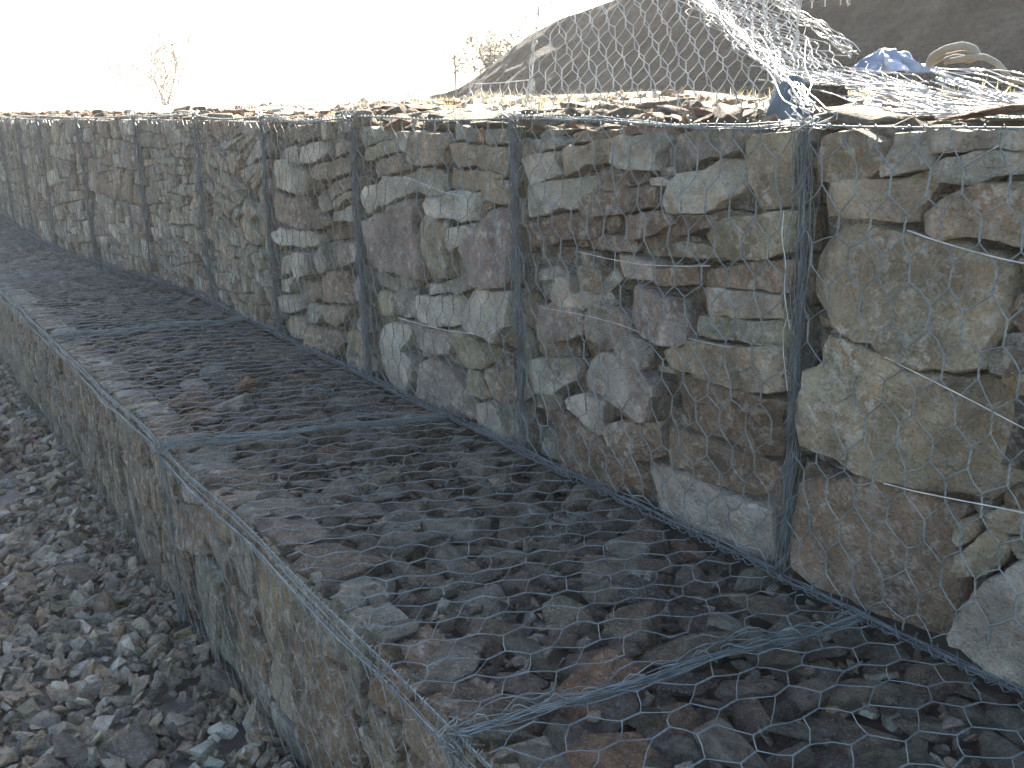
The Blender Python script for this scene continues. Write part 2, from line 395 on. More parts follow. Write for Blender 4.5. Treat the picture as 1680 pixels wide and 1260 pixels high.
# ------------------------------------------------------------------ setting: ground, embankment, hill
def grid_mesh(name, xs, ys, zf, mat, smooth=True):
    X, Y = np.meshgrid(xs, ys); Z = zf(X, Y); V = np.stack([X, Y, Z], -1).reshape(-1, 3)
    nx, ny = len(xs), len(ys); I = np.arange(nx*ny).reshape(ny, nx)
    Q = np.stack([I[:-1, :-1], I[:-1, 1:], I[1:, 1:], I[1:, :-1]], -1).reshape(-1, 4)
    return mesh_np(name, V, Q, mat, smooth)
def bumps(X, Y, f, a, seed=0):
    r = np.random.default_rng(seed); Z = np.zeros_like(X, dtype=float)
    for _ in range(10):
        k = r.normal(size=2)*f; Z += np.sin(X*k[0]+Y*k[1]+r.uniform(0, 6.28))
    return Z*a/3
def far_axis(a, b, step, lo, hi):
    x = list(np.arange(a, b, step)); g = step; v = a; left = []
    while v > lo: g *= 1.35; v -= g; left.append(v)
    v = b; g = step; right = []
    while v < hi: g *= 1.35; v += g; right.append(v)
    return np.array(left[::-1]+x+right)
gz = lambda X, Y: GROUND_Z-.03+bumps(X, Y, 2.5, .012, 3)
o = link('ground', grid_mesh('ground', far_axis(-10, 1, .1, -400, 300), far_axis(-2, 1.0, .1, -400, 400), gz, M_GRIT)); tag(o, kind='structure')
def ez(X, Y):
    d = np.clip(Y-2.5-yoff(X), 0, None)
    return .955+.075*smoothstep(d/.9)+bumps(X, Y, 4, .018, 5)*smoothstep(d/.5)+bumps(X, Y, .8, .05, 6)*smoothstep(d/4)
o = link('embankment', grid_mesh('embankment', far_axis(-14, 2, .1, -400, 300), far_axis(2.25, 7, .1, 2.2, 400), ez, M_SOIL)); tag(o, kind='structure')

# hill: lofted between foot, ridge and a back foot
ridge_px = [(715, 163), (745, 150), (790, 120), (830, 86), (870, 56), (925, 28), (1000, 2), (1080, -30), (1200, -70), (1350, -110), (1500, -140), (1700, -170), (2000, -190), (2500, -200)]
foot, crest = [], []
for (x, y) in ridge_px:
    yr = 8.5
    c = on_y(x, y, yr); k = .84
    f = np.array([c[0]*k, c[1]*k, .9]); foot.append(f); crest.append(c)
foot, crest = np.array(foot), np.array(crest)
tt_ = np.linspace(0, len(ridge_px)-1, 300)
ip = lambda A: np.stack([np.interp(tt_, np.arange(len(ridge_px)), A[:, c]) for c in range(3)], -1)
foot, crest = ip(foot), ip(crest)
rows = []
for v in np.linspace(0, 1, 60):
    prof = v**.8
    rows.append(foot*(1-v)+crest*v); rows[-1][:, 2] = foot[:, 2]*(1-prof)+crest[:, 2]*prof
back = crest*1.6; back[:, 2] = crest[:, 2]*.6; rows.append(back); back = crest*2.4; back[:, 2] = .5; rows.append(back)
H = np.array(rows); amp = np.concatenate([np.sin(np.linspace(0, 1, 60)*np.pi*.93+.1), [0, 0]])[:, None, None]
H += (wob(H, .8, .05)+wob(H, 3.5, .045)+wob(H, 9.0, .03)+wob(H, 17.0, .013))*amp
ny, nx = H.shape[:2]; I = np.arange(nx*ny).reshape(ny, nx)
Q = np.stack([I[:-1, :-1], I[:-1, 1:], I[1:, 1:], I[1:, :-1]], -1).reshape(-1, 4)
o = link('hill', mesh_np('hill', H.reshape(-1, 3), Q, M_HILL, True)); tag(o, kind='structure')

# ------------------------------------------------------------------ traced faces of the nearest upper baskets
def cr(x0, y0, k): return lambda L: [(x0+a/k, y0+b/k) for a, b in L]
A_, B_, C_ = cr(1280, 180, 4.2), cr(1280, 480, 4.2), cr(1280, 780, 3.6)
D_, E_, F_, G_, H_ = cr(830, 190, 5.04), cr(1070, 190, 5.04), cr(830, 400, 5.04), cr(1070, 400, 5.04), cr(850, 600, 3.574)
I_, J_, K_, L_ = cr(580, 190, 4.5), cr(580, 440, 4.2), cr(420, 180, 5.72), cr(420, 390, 5.25)
TR = {0: [
 ('b', 0, A_([(200,200),(520,150),(700,230),(700,400),(560,470),(440,500),(320,510),(210,480)])),
 ('b', .02, A_([(240,100),(640,70),(960,50),(970,100),(720,200),(400,190),(250,180)])),
 ('g', 0, A_([(790,180),(970,150),(995,300),(1010,370),(960,405),(800,440),(700,455),(690,400),(740,330),(780,250)])),
 ('p', 0, A_([(985,105),(1160,85),(1400,100),(1460,130),(1450,255),(1300,265),(1030,305),(995,220)])),
 ('g', .01, A_([(1475,130),(1550,110),(1720,110),(1720,270),(1560,280),(1465,250)])),
 ('g', .012, A_([(1010,390),(1060,350),(1260,310),(1720,285),(1720,420),(1480,450),(1300,510),(1070,495)])),
 ('y', 0, A_([(250,580),(360,520),(600,515),(800,485),(1000,420),(1000,520),(940,640),(900,680),(870,780),(620,740),(250,715)])),
 ('y', 0, A_([(920,745),(1160,595),(1330,525),(1720,515),(1720,970),(1600,930),(1500,880),(1200,870),(1080,890),(960,840)])),
 ('b', .07, A_([(930,650),(1060,500),(1250,510),(1150,600),(930,750)])),
 ('y', -.005, [(1349,366),(1423,370),(1489,380),(1545,398),(1600,412),(1640,420),(1655,440),(1657,480),(1648,528),(1625,578),(1618,606),(1577,608),(1494,588),(1413,552),(1370,530),(1342,502),(1322,480),(1320,442),(1333,396)]),
 ('b', .02, [(1664,428),(1710,410),(1710,455),(1674,450)]), ('b', .01, [(1656,506),(1668,486),(1710,478),(1710,545),(1670,541),(1654,522)]),
 ('g', .01, B_([(1535,290),(1720,280),(1720,365),(1545,372)])), ('g', 0, B_([(1480,405),(1600,380),(1720,390),(1720,540),(1560,550),(1480,535),(1460,470)])),
 ('y', .01, B_([(1535,575),(1720,560),(1720,700),(1650,700),(1535,615)])),
 ('y', .03, B_([(100,200),(160,170),(330,250),(350,290),(250,260),(110,240)])), ('g', .05, B_([(220,290),(310,290),(280,400),(190,450)])),
 ('y', -.008, [(1369,543),(1413,562),(1494,597),(1566,616),(1632,627),(1666,650),(1682,690),(1680,740),(1670,780),(1640,812),(1610,824),(1540,811),(1474,793),(1400,764),(1340,743),(1313,730),(1305,690),(1306,647),(1320,606),(1347,582)]),
 ('b', 0, C_([(50,25),(420,15),(590,45),(700,85),(920,165),(1040,205),(1050,260),(1003,380),(1025,430),(1020,620),(1070,760),(990,880),(945,990),(600,850),(235,670),(95,555),(80,400),(75,150)])),
 ('y', .01, C_([(1015,290),(1100,260),(1150,310),(1140,370),(1050,425),(1015,400)])), ('y', .0, C_([(1270,325),(1325,400),(1305,500),(1240,565),(1080,585),(1035,540),(1045,470),(1160,400),(1205,335)])),
 ('g', .04, C_([(1065,200),(1180,185),(1185,300),(1150,325),(1100,250)])), ('y', .01, C_([(1205,240),(1300,195),(1460,220),(1460,350),(1290,325),(1205,310)])),
 ('g', .01, C_([(1315,380),(1460,360),(1460,490),(1390,490)])), ('b', .01, C_([(1325,110),(1460,70),(1460,200),(1325,190)])),
 ('p', -.01, C_([(1005,930),(1075,812),(1135,685),(1245,597),(1400,518),(1560,505),(1600,1330),(1480,1290),(1240,1155),(1120,1035),(1025,975)])),
 ('g', .05, C_([(1040,600),(1110,610),(1100,700),(1070,740)]))],
1: [
 ('g', 0, D_([(110,325),(95,270),(200,205),(260,225),(350,180),(395,260),(300,300),(180,330)])), ('b', .005, D_([(355,175),(600,135),(820,120),(860,160),(680,205),(400,245)])),
 ('g', .03, D_([(120,170),(250,120),(380,120),(340,160),(150,230)])), ('r', 0, D_([(860,130),(1010,80),(1240,90),(1240,155),(960,160)])),
 ('p', 0, D_([(135,360),(370,315),(385,330),(380,420),(425,495),(330,525),(180,565)])), ('y', 0, D_([(398,310),(480,265),(855,205),(845,330),(825,385),(640,395),(620,445),(480,485),(425,478),(400,420)])),
 ('p', 0, D_([(870,190),(960,175),(1235,175),(1250,240),(1195,435),(980,425),(920,425),(840,380),(855,290)])), ('p', 0, D_([(78,640),(113,595),(380,537),(655,495),(672,560),(650,640),(612,720),(590,755),(400,782),(180,840),(88,835)])),
 ('b', .01, D_([(715,590),(760,535),(1055,455),(1095,530),(1075,575),(880,605),(740,620)])), ('b', 0, D_([(605,690),(645,645),(880,625),(1215,597),(1245,660),(1235,755),(900,803),(680,815),(615,780)])),
 ('r', 0, D_([(85,960),(172,885),(560,808),(645,835),(745,838),(745,960),(688,1035),(400,1035),(90,1040)])), ('r', .005, D_([(870,860),(960,825),(1260,803),(1400,833),(1400,895),(1160,1005),(1000,1015),(882,960)])),
 ('r', .01, D_([(710,1012),(820,992),(1005,1022),(1033,1110),(1000,1135),(780,1108),(705,1060)])), ('r', .03, D_([(755,840),(860,840),(860,960),(765,985)])),
 ('p', .01, D_([(1145,522),(1260,513),(1330,560),(1300,588),(1180,573)])), ('g', .02, D_([(1212,442),(1300,432),(1330,498),(1222,493)])),
 ('g', 0, E_([(112,200),(250,135),(685,103),(715,200),(685,288),(560,345),(400,355),(260,452),(192,445),(152,380),(105,300)])), ('p', 0, E_([(83,640),(192,497),(370,447),(570,377),(745,347),(780,500),(700,595),(688,635),(490,762),(350,822),(122,822),(80,730)])),
 ('y', 0, E_([(775,205),(920,145),(1175,155),(1185,260),(1150,300),(1175,600),(1155,735),(900,762),(855,752),(785,500)])), ('r', .012, E_([(-60,860),(430,818),(560,795),(600,850),(440,925),(200,995),(180,1022),(-60,1000),(-100,930)])),
 ('y', 0, E_([(395,990),(462,925),(700,827),(850,797),(1175,807),(1175,1135),(850,1182),(640,1192),(435,1145)])), ('g', .03, E_([(0,1090),(200,1065),(380,1065),(475,1130),(485,1175),(300,1185),(0,1185)])),
 ('r', 0, G_([(355,222),(520,195),(1135,157),(1125,412),(1050,393),(740,363),(365,345)])), ('r', .01, G_([(0,222),(335,192),(345,328),(100,338),(0,328)])),
 ('p', 0, G_([(325,375),(900,408),(1095,438),(1105,632),(700,595),(600,592),(343,592)])), ('g', .006, G_([(335,615),(600,612),(1095,655),(1095,862),(900,843),(700,783),(385,773),(317,757)])),
 ('v', 0, F_([(990,335),(1210,405),(1420,475),(1495,640),(1512,825),(1470,852),(1300,832),(1135,752),(1065,640)])), ('g', .01, F_([(195,242),(390,190),(475,270),(420,290),(193,296)])),
 ('p', .005, F_([(243,372),(330,352),(352,305),(475,285),(515,325),(540,445),(640,408),(755,425),(765,478),(600,535),(422,485),(253,457)])), ('b', .02, F_([(495,250),(560,205),(735,215),(773,398),(640,400),(560,425),(525,310)])),
 ('v', 0, F_([(185,495),(400,506),(615,565),(672,650),(655,755),(560,795),(300,812),(185,785)])), ('g', .02, F_([(795,300),(860,225),(925,310),(835,400),(895,490),(800,565),(775,450)])), ('p', .02, F_([(875,180),(865,105),(1000,113),(1165,163),(1175,287),(950,275)])),
 ('v', .0, F_([(640,565),(770,490),(975,585),(1052,700),(955,795),(870,882),(705,757)])), ('g', 0, F_([(895,830),(980,737),(1160,806),(1252,855),(1232,955),(1155,1022),(1000,992),(878,917)])),
 ('b', .03, F_([(150,835),(280,825),(580,835),(580,928),(480,955),(200,916),(145,898)])), ('p', 0, F_([(143,1010),(232,947),(500,947),(592,1060),(553,1137),(400,1232),(165,1243),(135,1150)])),
 ('v', 0, H_([(310,60),(420,-40),(520,-95),(700,-5),(845,100),(840,200),(815,320),(740,312),(620,243),(510,183),(380,125)])), ('r', 0, H_([(915,68),(1070,88),(1400,168),(1555,208),(1535,552),(1440,552),(1200,432),(1020,362),(877,303),(888,172)])),
 ('y', 0, G_([(35,880),(100,838),(310,826),(380,798),(700,838),(1095,890),(1075,1230),(900,1200),(600,1160),(420,1110),(200,1050),(95,993)])), ('g', .02, G_([(0,1003),(145,1043),(155,1085),(0,1057)])),
 ('b', 0, H_([(828,365),(960,388),(1200,468),(1535,598),(1515,792),(1300,732),(1100,692),(935,612),(866,603),(848,500)])), ('p', -.005, H_([(705,573),(780,565),(950,648),(1150,708),(1290,748),(1420,797),(1503,875),(1495,1170),(1420,1160),(1200,1070),(960,932),(860,882),(795,833),(757,750)])),
 ('r', 0, H_([(115,330),(135,295),(240,277),(430,408),(540,497),(645,567),(692,625),(732,760),(732,820),(620,802),(430,722),(330,672),(205,595),(155,480)])), ('p', .005, H_([(265,205),(350,168),(493,215),(483,330),(465,403),(422,393),(285,260)])),
 ('r', 0, H_([(495,372),(560,345),(640,335),(795,405),(825,470),(832,535),(740,545),(620,533),(545,460)])), ('r', .02, H_([(522,222),(580,232),(695,300),(660,335),(590,298)])),
 ('g', .02, H_([(100,440),(140,470),(170,590),(90,540)])), ('g', .02, H_([(30,175),(220,175),(200,255),(110,275),(60,240)])), ('y', .01, H_([(742,340),(815,332),(815,430),(780,455),(733,380)]))],
2: [
 ('g', 0, I_([(48,112),(120,88),(265,112),(255,168),(110,215),(52,225)])), ('y', 0, I_([(53,290),(92,243),(275,165),(293,220),(283,275),(63,340)])), ('g', .01, I_([(275,130),(375,123),(345,267),(305,265)])),
 ('b', 0, I_([(83,362),(330,290),(357,350),(412,378),(103,492),(80,430)])), ('y', -.004, I_([(363,240),(402,143),(470,113),(648,133),(682,190),(633,270),(633,338),(598,364),(420,364),(360,318)])),
 ('y', 0, I_([(695,200),(850,225),(1058,235),(1103,272),(1103,432),(960,393),(760,373),(655,335),(655,260)])), ('p', 0, I_([(73,562),(93,524),(377,417),(395,500),(403,567),(178,683),(83,712),(60,640)])),
 ('y', .004, I_([(645,390),(960,416),(1095,455),(925,552),(700,524),(645,497)])), ('y', 0, I_([(935,502),(1000,477),(1163,487),(1145,642),(1070,643),(937,597)])),
 ('v', -.006, I_([(83,783),(260,707),(428,588),(443,620),(453,700),(443,820),(473,900),(463,1192),(420,1220),(250,1152),(103,1122),(85,1050)])), ('p', 0, I_([(585,650),(603,615),(760,566),(913,576),(923,640),(863,700),(863,772),(760,762),(640,733),(595,715)])),
 ('g', .03, I_([(390,400),(480,390),(600,430),(600,600),(480,580),(420,540)])), ('g', .03, I_([(470,605),(585,605),(575,695),(480,715)])), ('y', 0, I_([(603,785),(695,775),(685,900),(695,1100),(693,1203),(600,1212),(525,1193),(535,1000),(563,860)])),
 ('p', .0, I_([(713,833),(873,805),(863,880),(775,965),(712,1012),(695,920)])), ('v', -.004, I_([(1043,672),(1115,695),(1133,850),(1143,1000),(1133,1200),(1113,1283),(980,1283),(873,1243),(845,1100),(807,990),(893,853),(963,735)])),
 ('g', .02, I_([(490,735),(600,725),(540,860),(520,1000),(510,1195),(483,1195),(483,800)])), ('g', .01, I_([(703,65),(870,103),(873,187),(703,177)])), ('g', .01, I_([(883,113),(1115,95),(1105,197),(893,207)])),
 ('g', .04, I_([(700,1080),(790,990),(830,1160),(720,1210)])), ('b', .02, I_([(930,640),(1000,640),(900,780),(880,720)])), ('g', .03, J_([(130,30),(240,60),(400,120),(440,170),(260,170),(150,130)])),
 ('p', .01, J_([(503,113),(647,103),(655,167),(503,186)])), ('g', .01, J_([(673,93),(768,45),(803,120),(720,185),(673,177)])), ('p', 0, J_([(443,195),(640,195),(733,195),(713,260),(703,393),(620,393),(492,373),(435,337)])),
 ('p', 0, J_([(733,262),(843,137),(1055,167),(1073,397),(1007,492),(880,472),(725,396)])), ('y', .01, J_([(133,173),(237,173),(265,250),(265,325),(173,325)])), ('g', .01, J_([(283,183),(340,145),(425,173),(425,335),(333,335),(285,290)])),
 ('p', -.004, J_([(125,560),(193,427),(250,370),(395,425),(403,470),(337,590),(412,640),(422,700),(375,920),(290,892),(205,825),(145,700)])), ('g', 0, J_([(423,405),(520,415),(653,447),(672,583),(560,583),(443,535)])),
 ('y', 0, J_([(660,482),(693,427),(830,487),(983,583),(953,636),(858,702),(705,653),(675,580)])), ('g', .02, J_([(272,343),(398,373),(388,437),(292,397)])), ('v', 0, J_([(453,665),(512,618),(637,687),(733,862),(793,960),(793,1190),(690,1090),(560,1032),(415,943),(425,850)])),
 ('g', .03, J_([(350,510),(480,560),(640,600),(640,660),(500,620),(360,600)])), ('y', .01, J_([(773,705),(857,743),(913,893),(850,893),(763,855),(745,770)])), ('p', 0, J_([(803,963),(938,925),(1007,1050),(1043,1192),(900,1163),(823,1078)])),
 ('y', .01, J_([(873,705),(1055,735),(1093,895),(1048,952),(933,895)])), ('g', .02, J_([(1063,775),(1150,803),(1177,895),(1083,945)])), ('g', .02, J_([(945,905),(1150,963),(1157,1213),(1063,1203),(963,1050)]))],
3: [
 ('b', 0, K_([(153,225),(400,175),(567,137),(585,250),(460,295),(290,315),(153,315)])), ('p', 0, K_([(603,115),(648,123),(648,250),(612,285)])), ('g', .01, K_([(673,135),(878,125),(897,197),(722,226)])),
 ('p', 0, K_([(413,480),(443,365),(580,305),(653,305),(595,455),(422,515)])), ('b', 0, K_([(693,335),(857,295),(885,387),(703,455)])), ('p', -.004, K_([(115,620),(203,485),(370,536),(455,585),(473,680),(463,812),(350,792),(213,735),(115,687)])),
 ('p', .01, K_([(253,373),(367,355),(367,515),(263,467)])), ('y', 0, K_([(455,592),(620,507),(875,437),(855,567),(700,653),(503,643)])), ('y', 0, K_([(693,772),(722,695),(925,627),(935,717),(703,823)])),
 ('y', 0, K_([(703,873),(878,765),(915,800),(733,923)])), ('g', 0, K_([(645,993),(897,907),(943,1035),(800,1043),(693,1043)])), ('b', -.004, K_([(143,745),(467,857),(555,943),(573,1130),(440,1112),(262,1043),(153,1073)])),
 ('g', .01, K_([(563,862),(650,777),(685,925),(600,963)])), ('b', .01, K_([(563,983),(677,1023),(667,1095),(592,1095)])), ('p', 0, K_([(163,1153),(222,1097),(430,1137),(555,1197),(520,1280),(203,1273)])),
 ('p', .01, L_([(193,183),(257,155),(267,305),(213,325)])), ('p', 0, L_([(263,135),(437,135),(465,210),(455,325),(370,363),(303,335)])), ('p', 0, L_([(523,173),(597,80),(615,277),(513,323)])),
 ('v', 0, L_([(633,105),(750,57),(875,67),(912,197),(760,233),(633,263)])), ('p', .01, L_([(183,373),(277,345),(257,463),(193,463)])), ('b', .01, L_([(323,403),(527,403),(563,517),(480,533),(362,467)])),
 ('r', 0, L_([(543,355),(757,277),(813,563),(593,553)])), ('p', 0, L_([(823,450),(872,287),(935,295),(935,545),(862,553)])), ('p', 0, L_([(193,505),(345,505),(345,633),(193,633)])),
 ('g', .01, L_([(403,563),(553,593),(515,733),(413,715)])), ('y', 0, L_([(533,643),(622,597),(793,597),(745,733),(700,763),(600,723),(523,723)])), ('y', .01, L_([(233,798),(253,675),(347,685),(395,800),(423,890),(262,853)])),
 ('b', 0, L_([(413,765),(557,785),(693,835),(713,900),(637,1010),(560,982),(443,933)])), ('y', 0, L_([(743,823),(840,805),(933,835),(933,1020),(743,893)])), ('g', .01, L_([(813,778),(898,647),(937,683),(937,823)])),
 ('y', .01, L_([(683,1000),(743,927),(935,1047),(945,1162),(763,1093)]))]}

# ------------------------------------------------------------------ upper baskets
POSTS = [-.357, -1.357, -2.396, -3.457, -4.414, -5.388, -6.446, -7.45, -8.45, -9.45, -10.45, -11.45, -12.45, -13.45, -14.45, -15.45]
TOPZ = lambda s: 1.0+.006*np.sin(np.asarray(s)*2.1+1)+.005*np.sin(np.asarray(s)*5.3)
UP_LABEL = ['upper stone basket at the right edge holding the three biggest tan blocks',
 'upper stone basket with a long white slab at its foot and rust red courses above',
 'upper stone basket with a tall purple grey slab beside two upright stones',
 'upper stone basket with a pale ribbed block above a wide brown slab',
 'upper stone basket of thin slabs sloping down into a shallow V',
 'upper stone basket with small tan stones, sixth from the right edge',
 'upper stone basket with tall brown slabs at its foot, seventh from the right edge',
 'upper stone basket, eighth from the right edge, in the paler far stretch of wall',
 'upper stone basket, ninth from the right edge, where the wall bends towards the step',
 'upper stone basket, tenth from the right edge, pale narrow face far along the wall',
 'upper stone basket, eleventh from the right edge, near the left edge of the photo',
 'upper stone basket, twelfth from the right edge, at the left edge of the photo',
 'upper stone basket beyond the left edge, thirteenth along the wall',
 'upper stone basket beyond the left edge, fourteenth along the wall',
 'upper stone basket beyond the left edge, last along the wall']
def up_y(s, z, a, b):
    """front plane of an upper basket face, bulging a little between its ends"""
    u = np.clip((s-a)/(b-a), 0, 1); v = np.clip(z, 0, 1)
    return WALL_Y+yoff(s)-.022*np.sin(np.pi*u)*np.sin(np.pi*v)

def add_face_stone(parent, base, poly, yf, depth, res, col, name='stone'):
    c, V, Qf, T = face_stone(poly, yf, depth, res)
    me = poly_mesh('stone', V, Qf+T, M_STONE, 24 if res >= 2 else 32)
    return link(name, me, parent, tuple(c-np.array(base)), col)

def backing(parent, base, s0, s1, z0, z1, y, n, name='stone_backing', dep=.1, cf=1.0):
    sp = Soup()
    for pl in split([(s0, z0), (s1, z0), (s1, z1), (s0, z1)], (s1-s0)*(z1-z0)/n, lambda a, b: random.gauss(0, .2), 1.7):
        c, V, Qf, T = face_stone(pl, y+random.uniform(0, .04), dep, 0, .5)
        F = np.array([(a, b, c2, d2) for a, b, c2, d2 in Qf]+[(a, b, c2, c2) for a, b, c2 in T])
        tr = np.concatenate([F[:, [0, 1, 2]], F[:len(Qf)][:, [0, 2, 3]]])
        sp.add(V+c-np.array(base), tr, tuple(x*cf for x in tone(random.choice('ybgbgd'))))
    o = link(name, sp.mesh(name, M_STONEV), parent); o['kind'] = 'stuff'; return o

def core_box(parent, base, s0, s1, y0, y1, z0, z1, name='rubble_core'):
    n = 6; ss = np.linspace(s0, s1, n); V = []
    for s in ss:
        o_ = float(yoff(s))
        for (y, z) in ((y0, z0), (y1, z0), (y1, z1), (y0, z1)): V.append((s, y+o_, z))
    Q = []
    for i in range(n-1):
        for k in range(4): Q.append((i*4+k, i*4+(k+1) % 4, (i+1)*4+(k+1) % 4, (i+1)*4+k))
    Q += [(0, 3, 2, 1), ((n-1)*4, (n-1)*4+1, (n-1)*4+2, (n-1)*4+3)]
    V = np.array(V)-np.array(base); return link(name, mesh_np(name, V, Q, M_CORE), parent)

TILTS = {4: lambda s, z: (.42 if (s+4.9) > 0 else -.34)*(1 if z > .35 else .3), 5: lambda s, z: .1 if z > .5 else -.05}
for ci in range(15):
    b, a = POSTS[ci], POSTS[ci+1]
    base = ((a+b)/2, WALL_Y+.5+float(yoff((a+b)/2)), 0.0)
    g = empty('gabion_basket', base); tag(g, UP_LABEL[ci], 'gabion', 'upper row of wire baskets filled with stone')
    if ci in TR:
        for (t, rec, pl) in TR[ci]:
            q = [on_y(x, y, WALL_Y) for x, y in pl]; q = [(min(max(p[0], a+.012), b+.5), min(max(p[2], .004), .992)) for p in q]
            cs0, cz0 = sum(p[0] for p in q)/len(q), sum(p[1] for p in q)/len(q); gk = .0025 if area(q) > .02 else .0055; grow = lambda v: v+math.copysign(min(gk, abs(v)*.14), v)
            q = [(cs0+grow(p[0]-cs0), cz0+grow(p[1]-cz0)) for p in q]
            ar = math.sqrt(area(q)); cs = sum(p[0] for p in q)/len(q); cz = sum(p[1] for p in q)/len(q)
            res = 3 if ar > .17 else 2 if ar > .055 else 1
            yf = WALL_Y+rec*1.25+.006-.022*math.sin(math.pi*min(max((cs-a)/(b-a), 0), 1))*math.sin(math.pi*min(max(cz, 0), 1))
            add_face_stone(g, base, q, yf, .16, res, tone(t))
        if ci == 0:       # the part of the face that the frame cuts off
            for pl in split([(-.74, 0), (b, 0), (b, .98), (-.74, .98)], .03, lambda s, z: 0, 1.6):
                add_face_stone(g, base, shrink(pl, .006), WALL_Y+.005, .15, 1, tone(random.choice('yybg')))
    else:
        target = {4: .0090, 5: .0115, 6: .018}.get(ci, .016)
        polys = split([(a+.015, .004), (b-.015, .004), (b-.015, .985), (a+.015, .985)], target, TILTS.get(ci, lambda s, z, k=random.uniform(-.2, .2): k), 1.9 if ci in (4, 5) else 1.3)
        tones = {4: 'yyyggb', 5: 'yygpgb', 6: 'pybbgv'}.get(ci, 'ygpvbg')
        if ci < 10:
            for pl in polys:
                if area(pl) < .0007: continue
                cs = sum(p[0] for p in pl)/len(pl)
                u = (cs-a)/(b-a); rec = max(0, random.gauss(.008, .012))
                add_face_stone(g, base, shrink(pl, random.uniform(.001, .005)), WALL_Y+rec-.02*math.sin(math.pi*u), .12, 1, tone(random.choice(tones), 1.05))
        else:
            sp = Soup()
            for pl in polys:
                c, V, Qf, T = face_stone(shrink(pl, .006), WALL_Y+random.uniform(0, .02), .1, 0, .6)
                F = np.array([(p, q, r_, s_) for p, q, r_, s_ in Qf]+[(p, q, r_, r_) for p, q, r_ in T]); tr = np.concatenate([F[:, [0, 1, 2]], F[:len(Qf)][:, [0, 2, 3]]])
                sp.add(V+c-np.array(base), tr, tone(random.choice(tones)))
            o = link('stones', sp.mesh('stones', M_STONEV), g); o['kind'] = 'stuff'
    if ci < 10: backing(g, base, a+.005, b-.005, .0, .95, WALL_Y+.032, 75 if ci < 4 else 40, cf=.6)  # backing stone colour dimmed to paint in the shade of the gaps
    core_box(g, base, a, b, WALL_Y+.14, WALL_Y+.98, -.10, .93)
    # stones lying along the top of the basket
    def topz(s, y): return .978+.016*math.sin(s*3+y*4)
    cnt = 0
    if ci < 10:
        s = a
        rowsn = 7 if ci < 6 else 5
        for r_ in range(rowsn):
            s = a+random.uniform(0, .06)
            while s < b-.02:
                sz = random.uniform(.07, .17)*(1.25 if r_ == 0 and random.random() < .3 else 1)
                y = WALL_Y+.05+r_*(.92/rowsn)+random.uniform(-.02, .04)
                place_rock(g, (s-base[0]+sz*.3, y-base[1]+float(yoff(s))+(.03 if r_ == 0 else 0), topz(s, y)+random.uniform(-.01, .022)+(.012 if ci == 2 else 0)), sz, random.uniform(.45, .9), .10, tone(random.choice('yyroybyo'), 1.15)); s += sz*random.uniform(.75, 1.0); cnt += 1
    pts, sz_, fl, cl = [], [], [], []
    for _ in range(260 if ci < 7 else 110):
        s = random.uniform(a, b); y = random.uniform(WALL_Y+.03, WALL_Y+1.05)
        pts.append(np.array([s-base[0], y-base[1]+float(yoff(s)), topz(s, y)+random.uniform(-.012, .012)])); sz_.append(random.uniform(.03, .075 if ci < 10 else .15)); fl.append(random.uniform(.5, 1)); cl.append(tone(random.choice('yyroyo'), 1.15))
    V, Fc, Cc = rock_soup(pts, sz_, fl, cl); o = link('stone_chips', mesh_np('stone_chips', V, Fc, M_STONEV, False, Cc), g); o['kind'] = 'stuff'

    # wire netting on the face
    fine = ci < 4
    bb = np.array(base)
    def fm(P, a=a, b=b, bb=bb):
        s, z = P[..., 0], P[..., 1]
        X = np.stack([s, up_y(s, z, a, b)-.012, z*(TOPZ(s)-.004)], -1)
        X += wob(X, 4.0, .007)*np.array([1, .4, 1.0])+wob(X, 12, .002)*np.array([1, .5, 1])
        return X-bb
    sp = Soup(); net(sp, a+.01, b-.005, 0.0, 1.0, fm, w=.076, p=.086, t=.046, fine=fine, jit=.005, rad=WR if fine else WR*1.0)
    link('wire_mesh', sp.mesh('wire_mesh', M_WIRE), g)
    # edge wires: top edge and foot
    sp = Soup()
    ss = np.linspace(a, b, 22)
    sag = .010*np.sin(np.linspace(0, np.pi, 22))
    P = np.stack([ss, up_y(ss, 1, a, b)-.016, TOPZ(ss)+.006-sag], -1)-bb; P += wob(P, 9, .0012)
    V, F = tubes(P[None], .0023, 6); sp.add(V, F); spiral(sp, P, .0042, .034 if ci == 0 else .026, .0011)
    if ci in (1, 3, 5): spiral(sp, P+np.array([0, .004, .004]), .009, .03, .0011); strands(sp, P, 3, .005)
    link('top_edge_wire', sp.mesh('top_edge_wire', M_WIRE, True), g)
    sp = Soup()
    P = np.stack([ss, WALL_Y+yoff(ss)-.022+0*ss, .016+0*ss], -1)-bb; P += wob(P, 6, .003)
    strands(sp, P, 7 if ci < 5 else 5, .0065, WR*1.1); spiral(sp, P, .012, .05, WR); spiral(sp, P+np.array([0, -.012, -.002]), .007, .035, WR)
    link('bottom_edge_wire', sp.mesh('bottom_edge_wire', M_WIRE_SHADED, True), g)
    # bundle of laced wires up the left corner
    sp = Soup(); zz = np.linspace(0.0, float(TOPZ(a))+.01, 30)
    P = np.stack([a+.010*np.sin(zz*4+ci), WALL_Y+float(yoff(a))-.012+0*zz, zz], -1)-bb
    strands(sp, P, 15 if ci < 4 else 10, .0072, WR*.9, 44); strands(sp, P, 6, .016, WR*.85, 38, 1.3); spiral(sp, P, .014, .09, WR); spiral(sp, P, .017, .13, WR)
    link('corner_lacing', sp.mesh('corner_lacing', M_WIRE_SHADED, True), g)
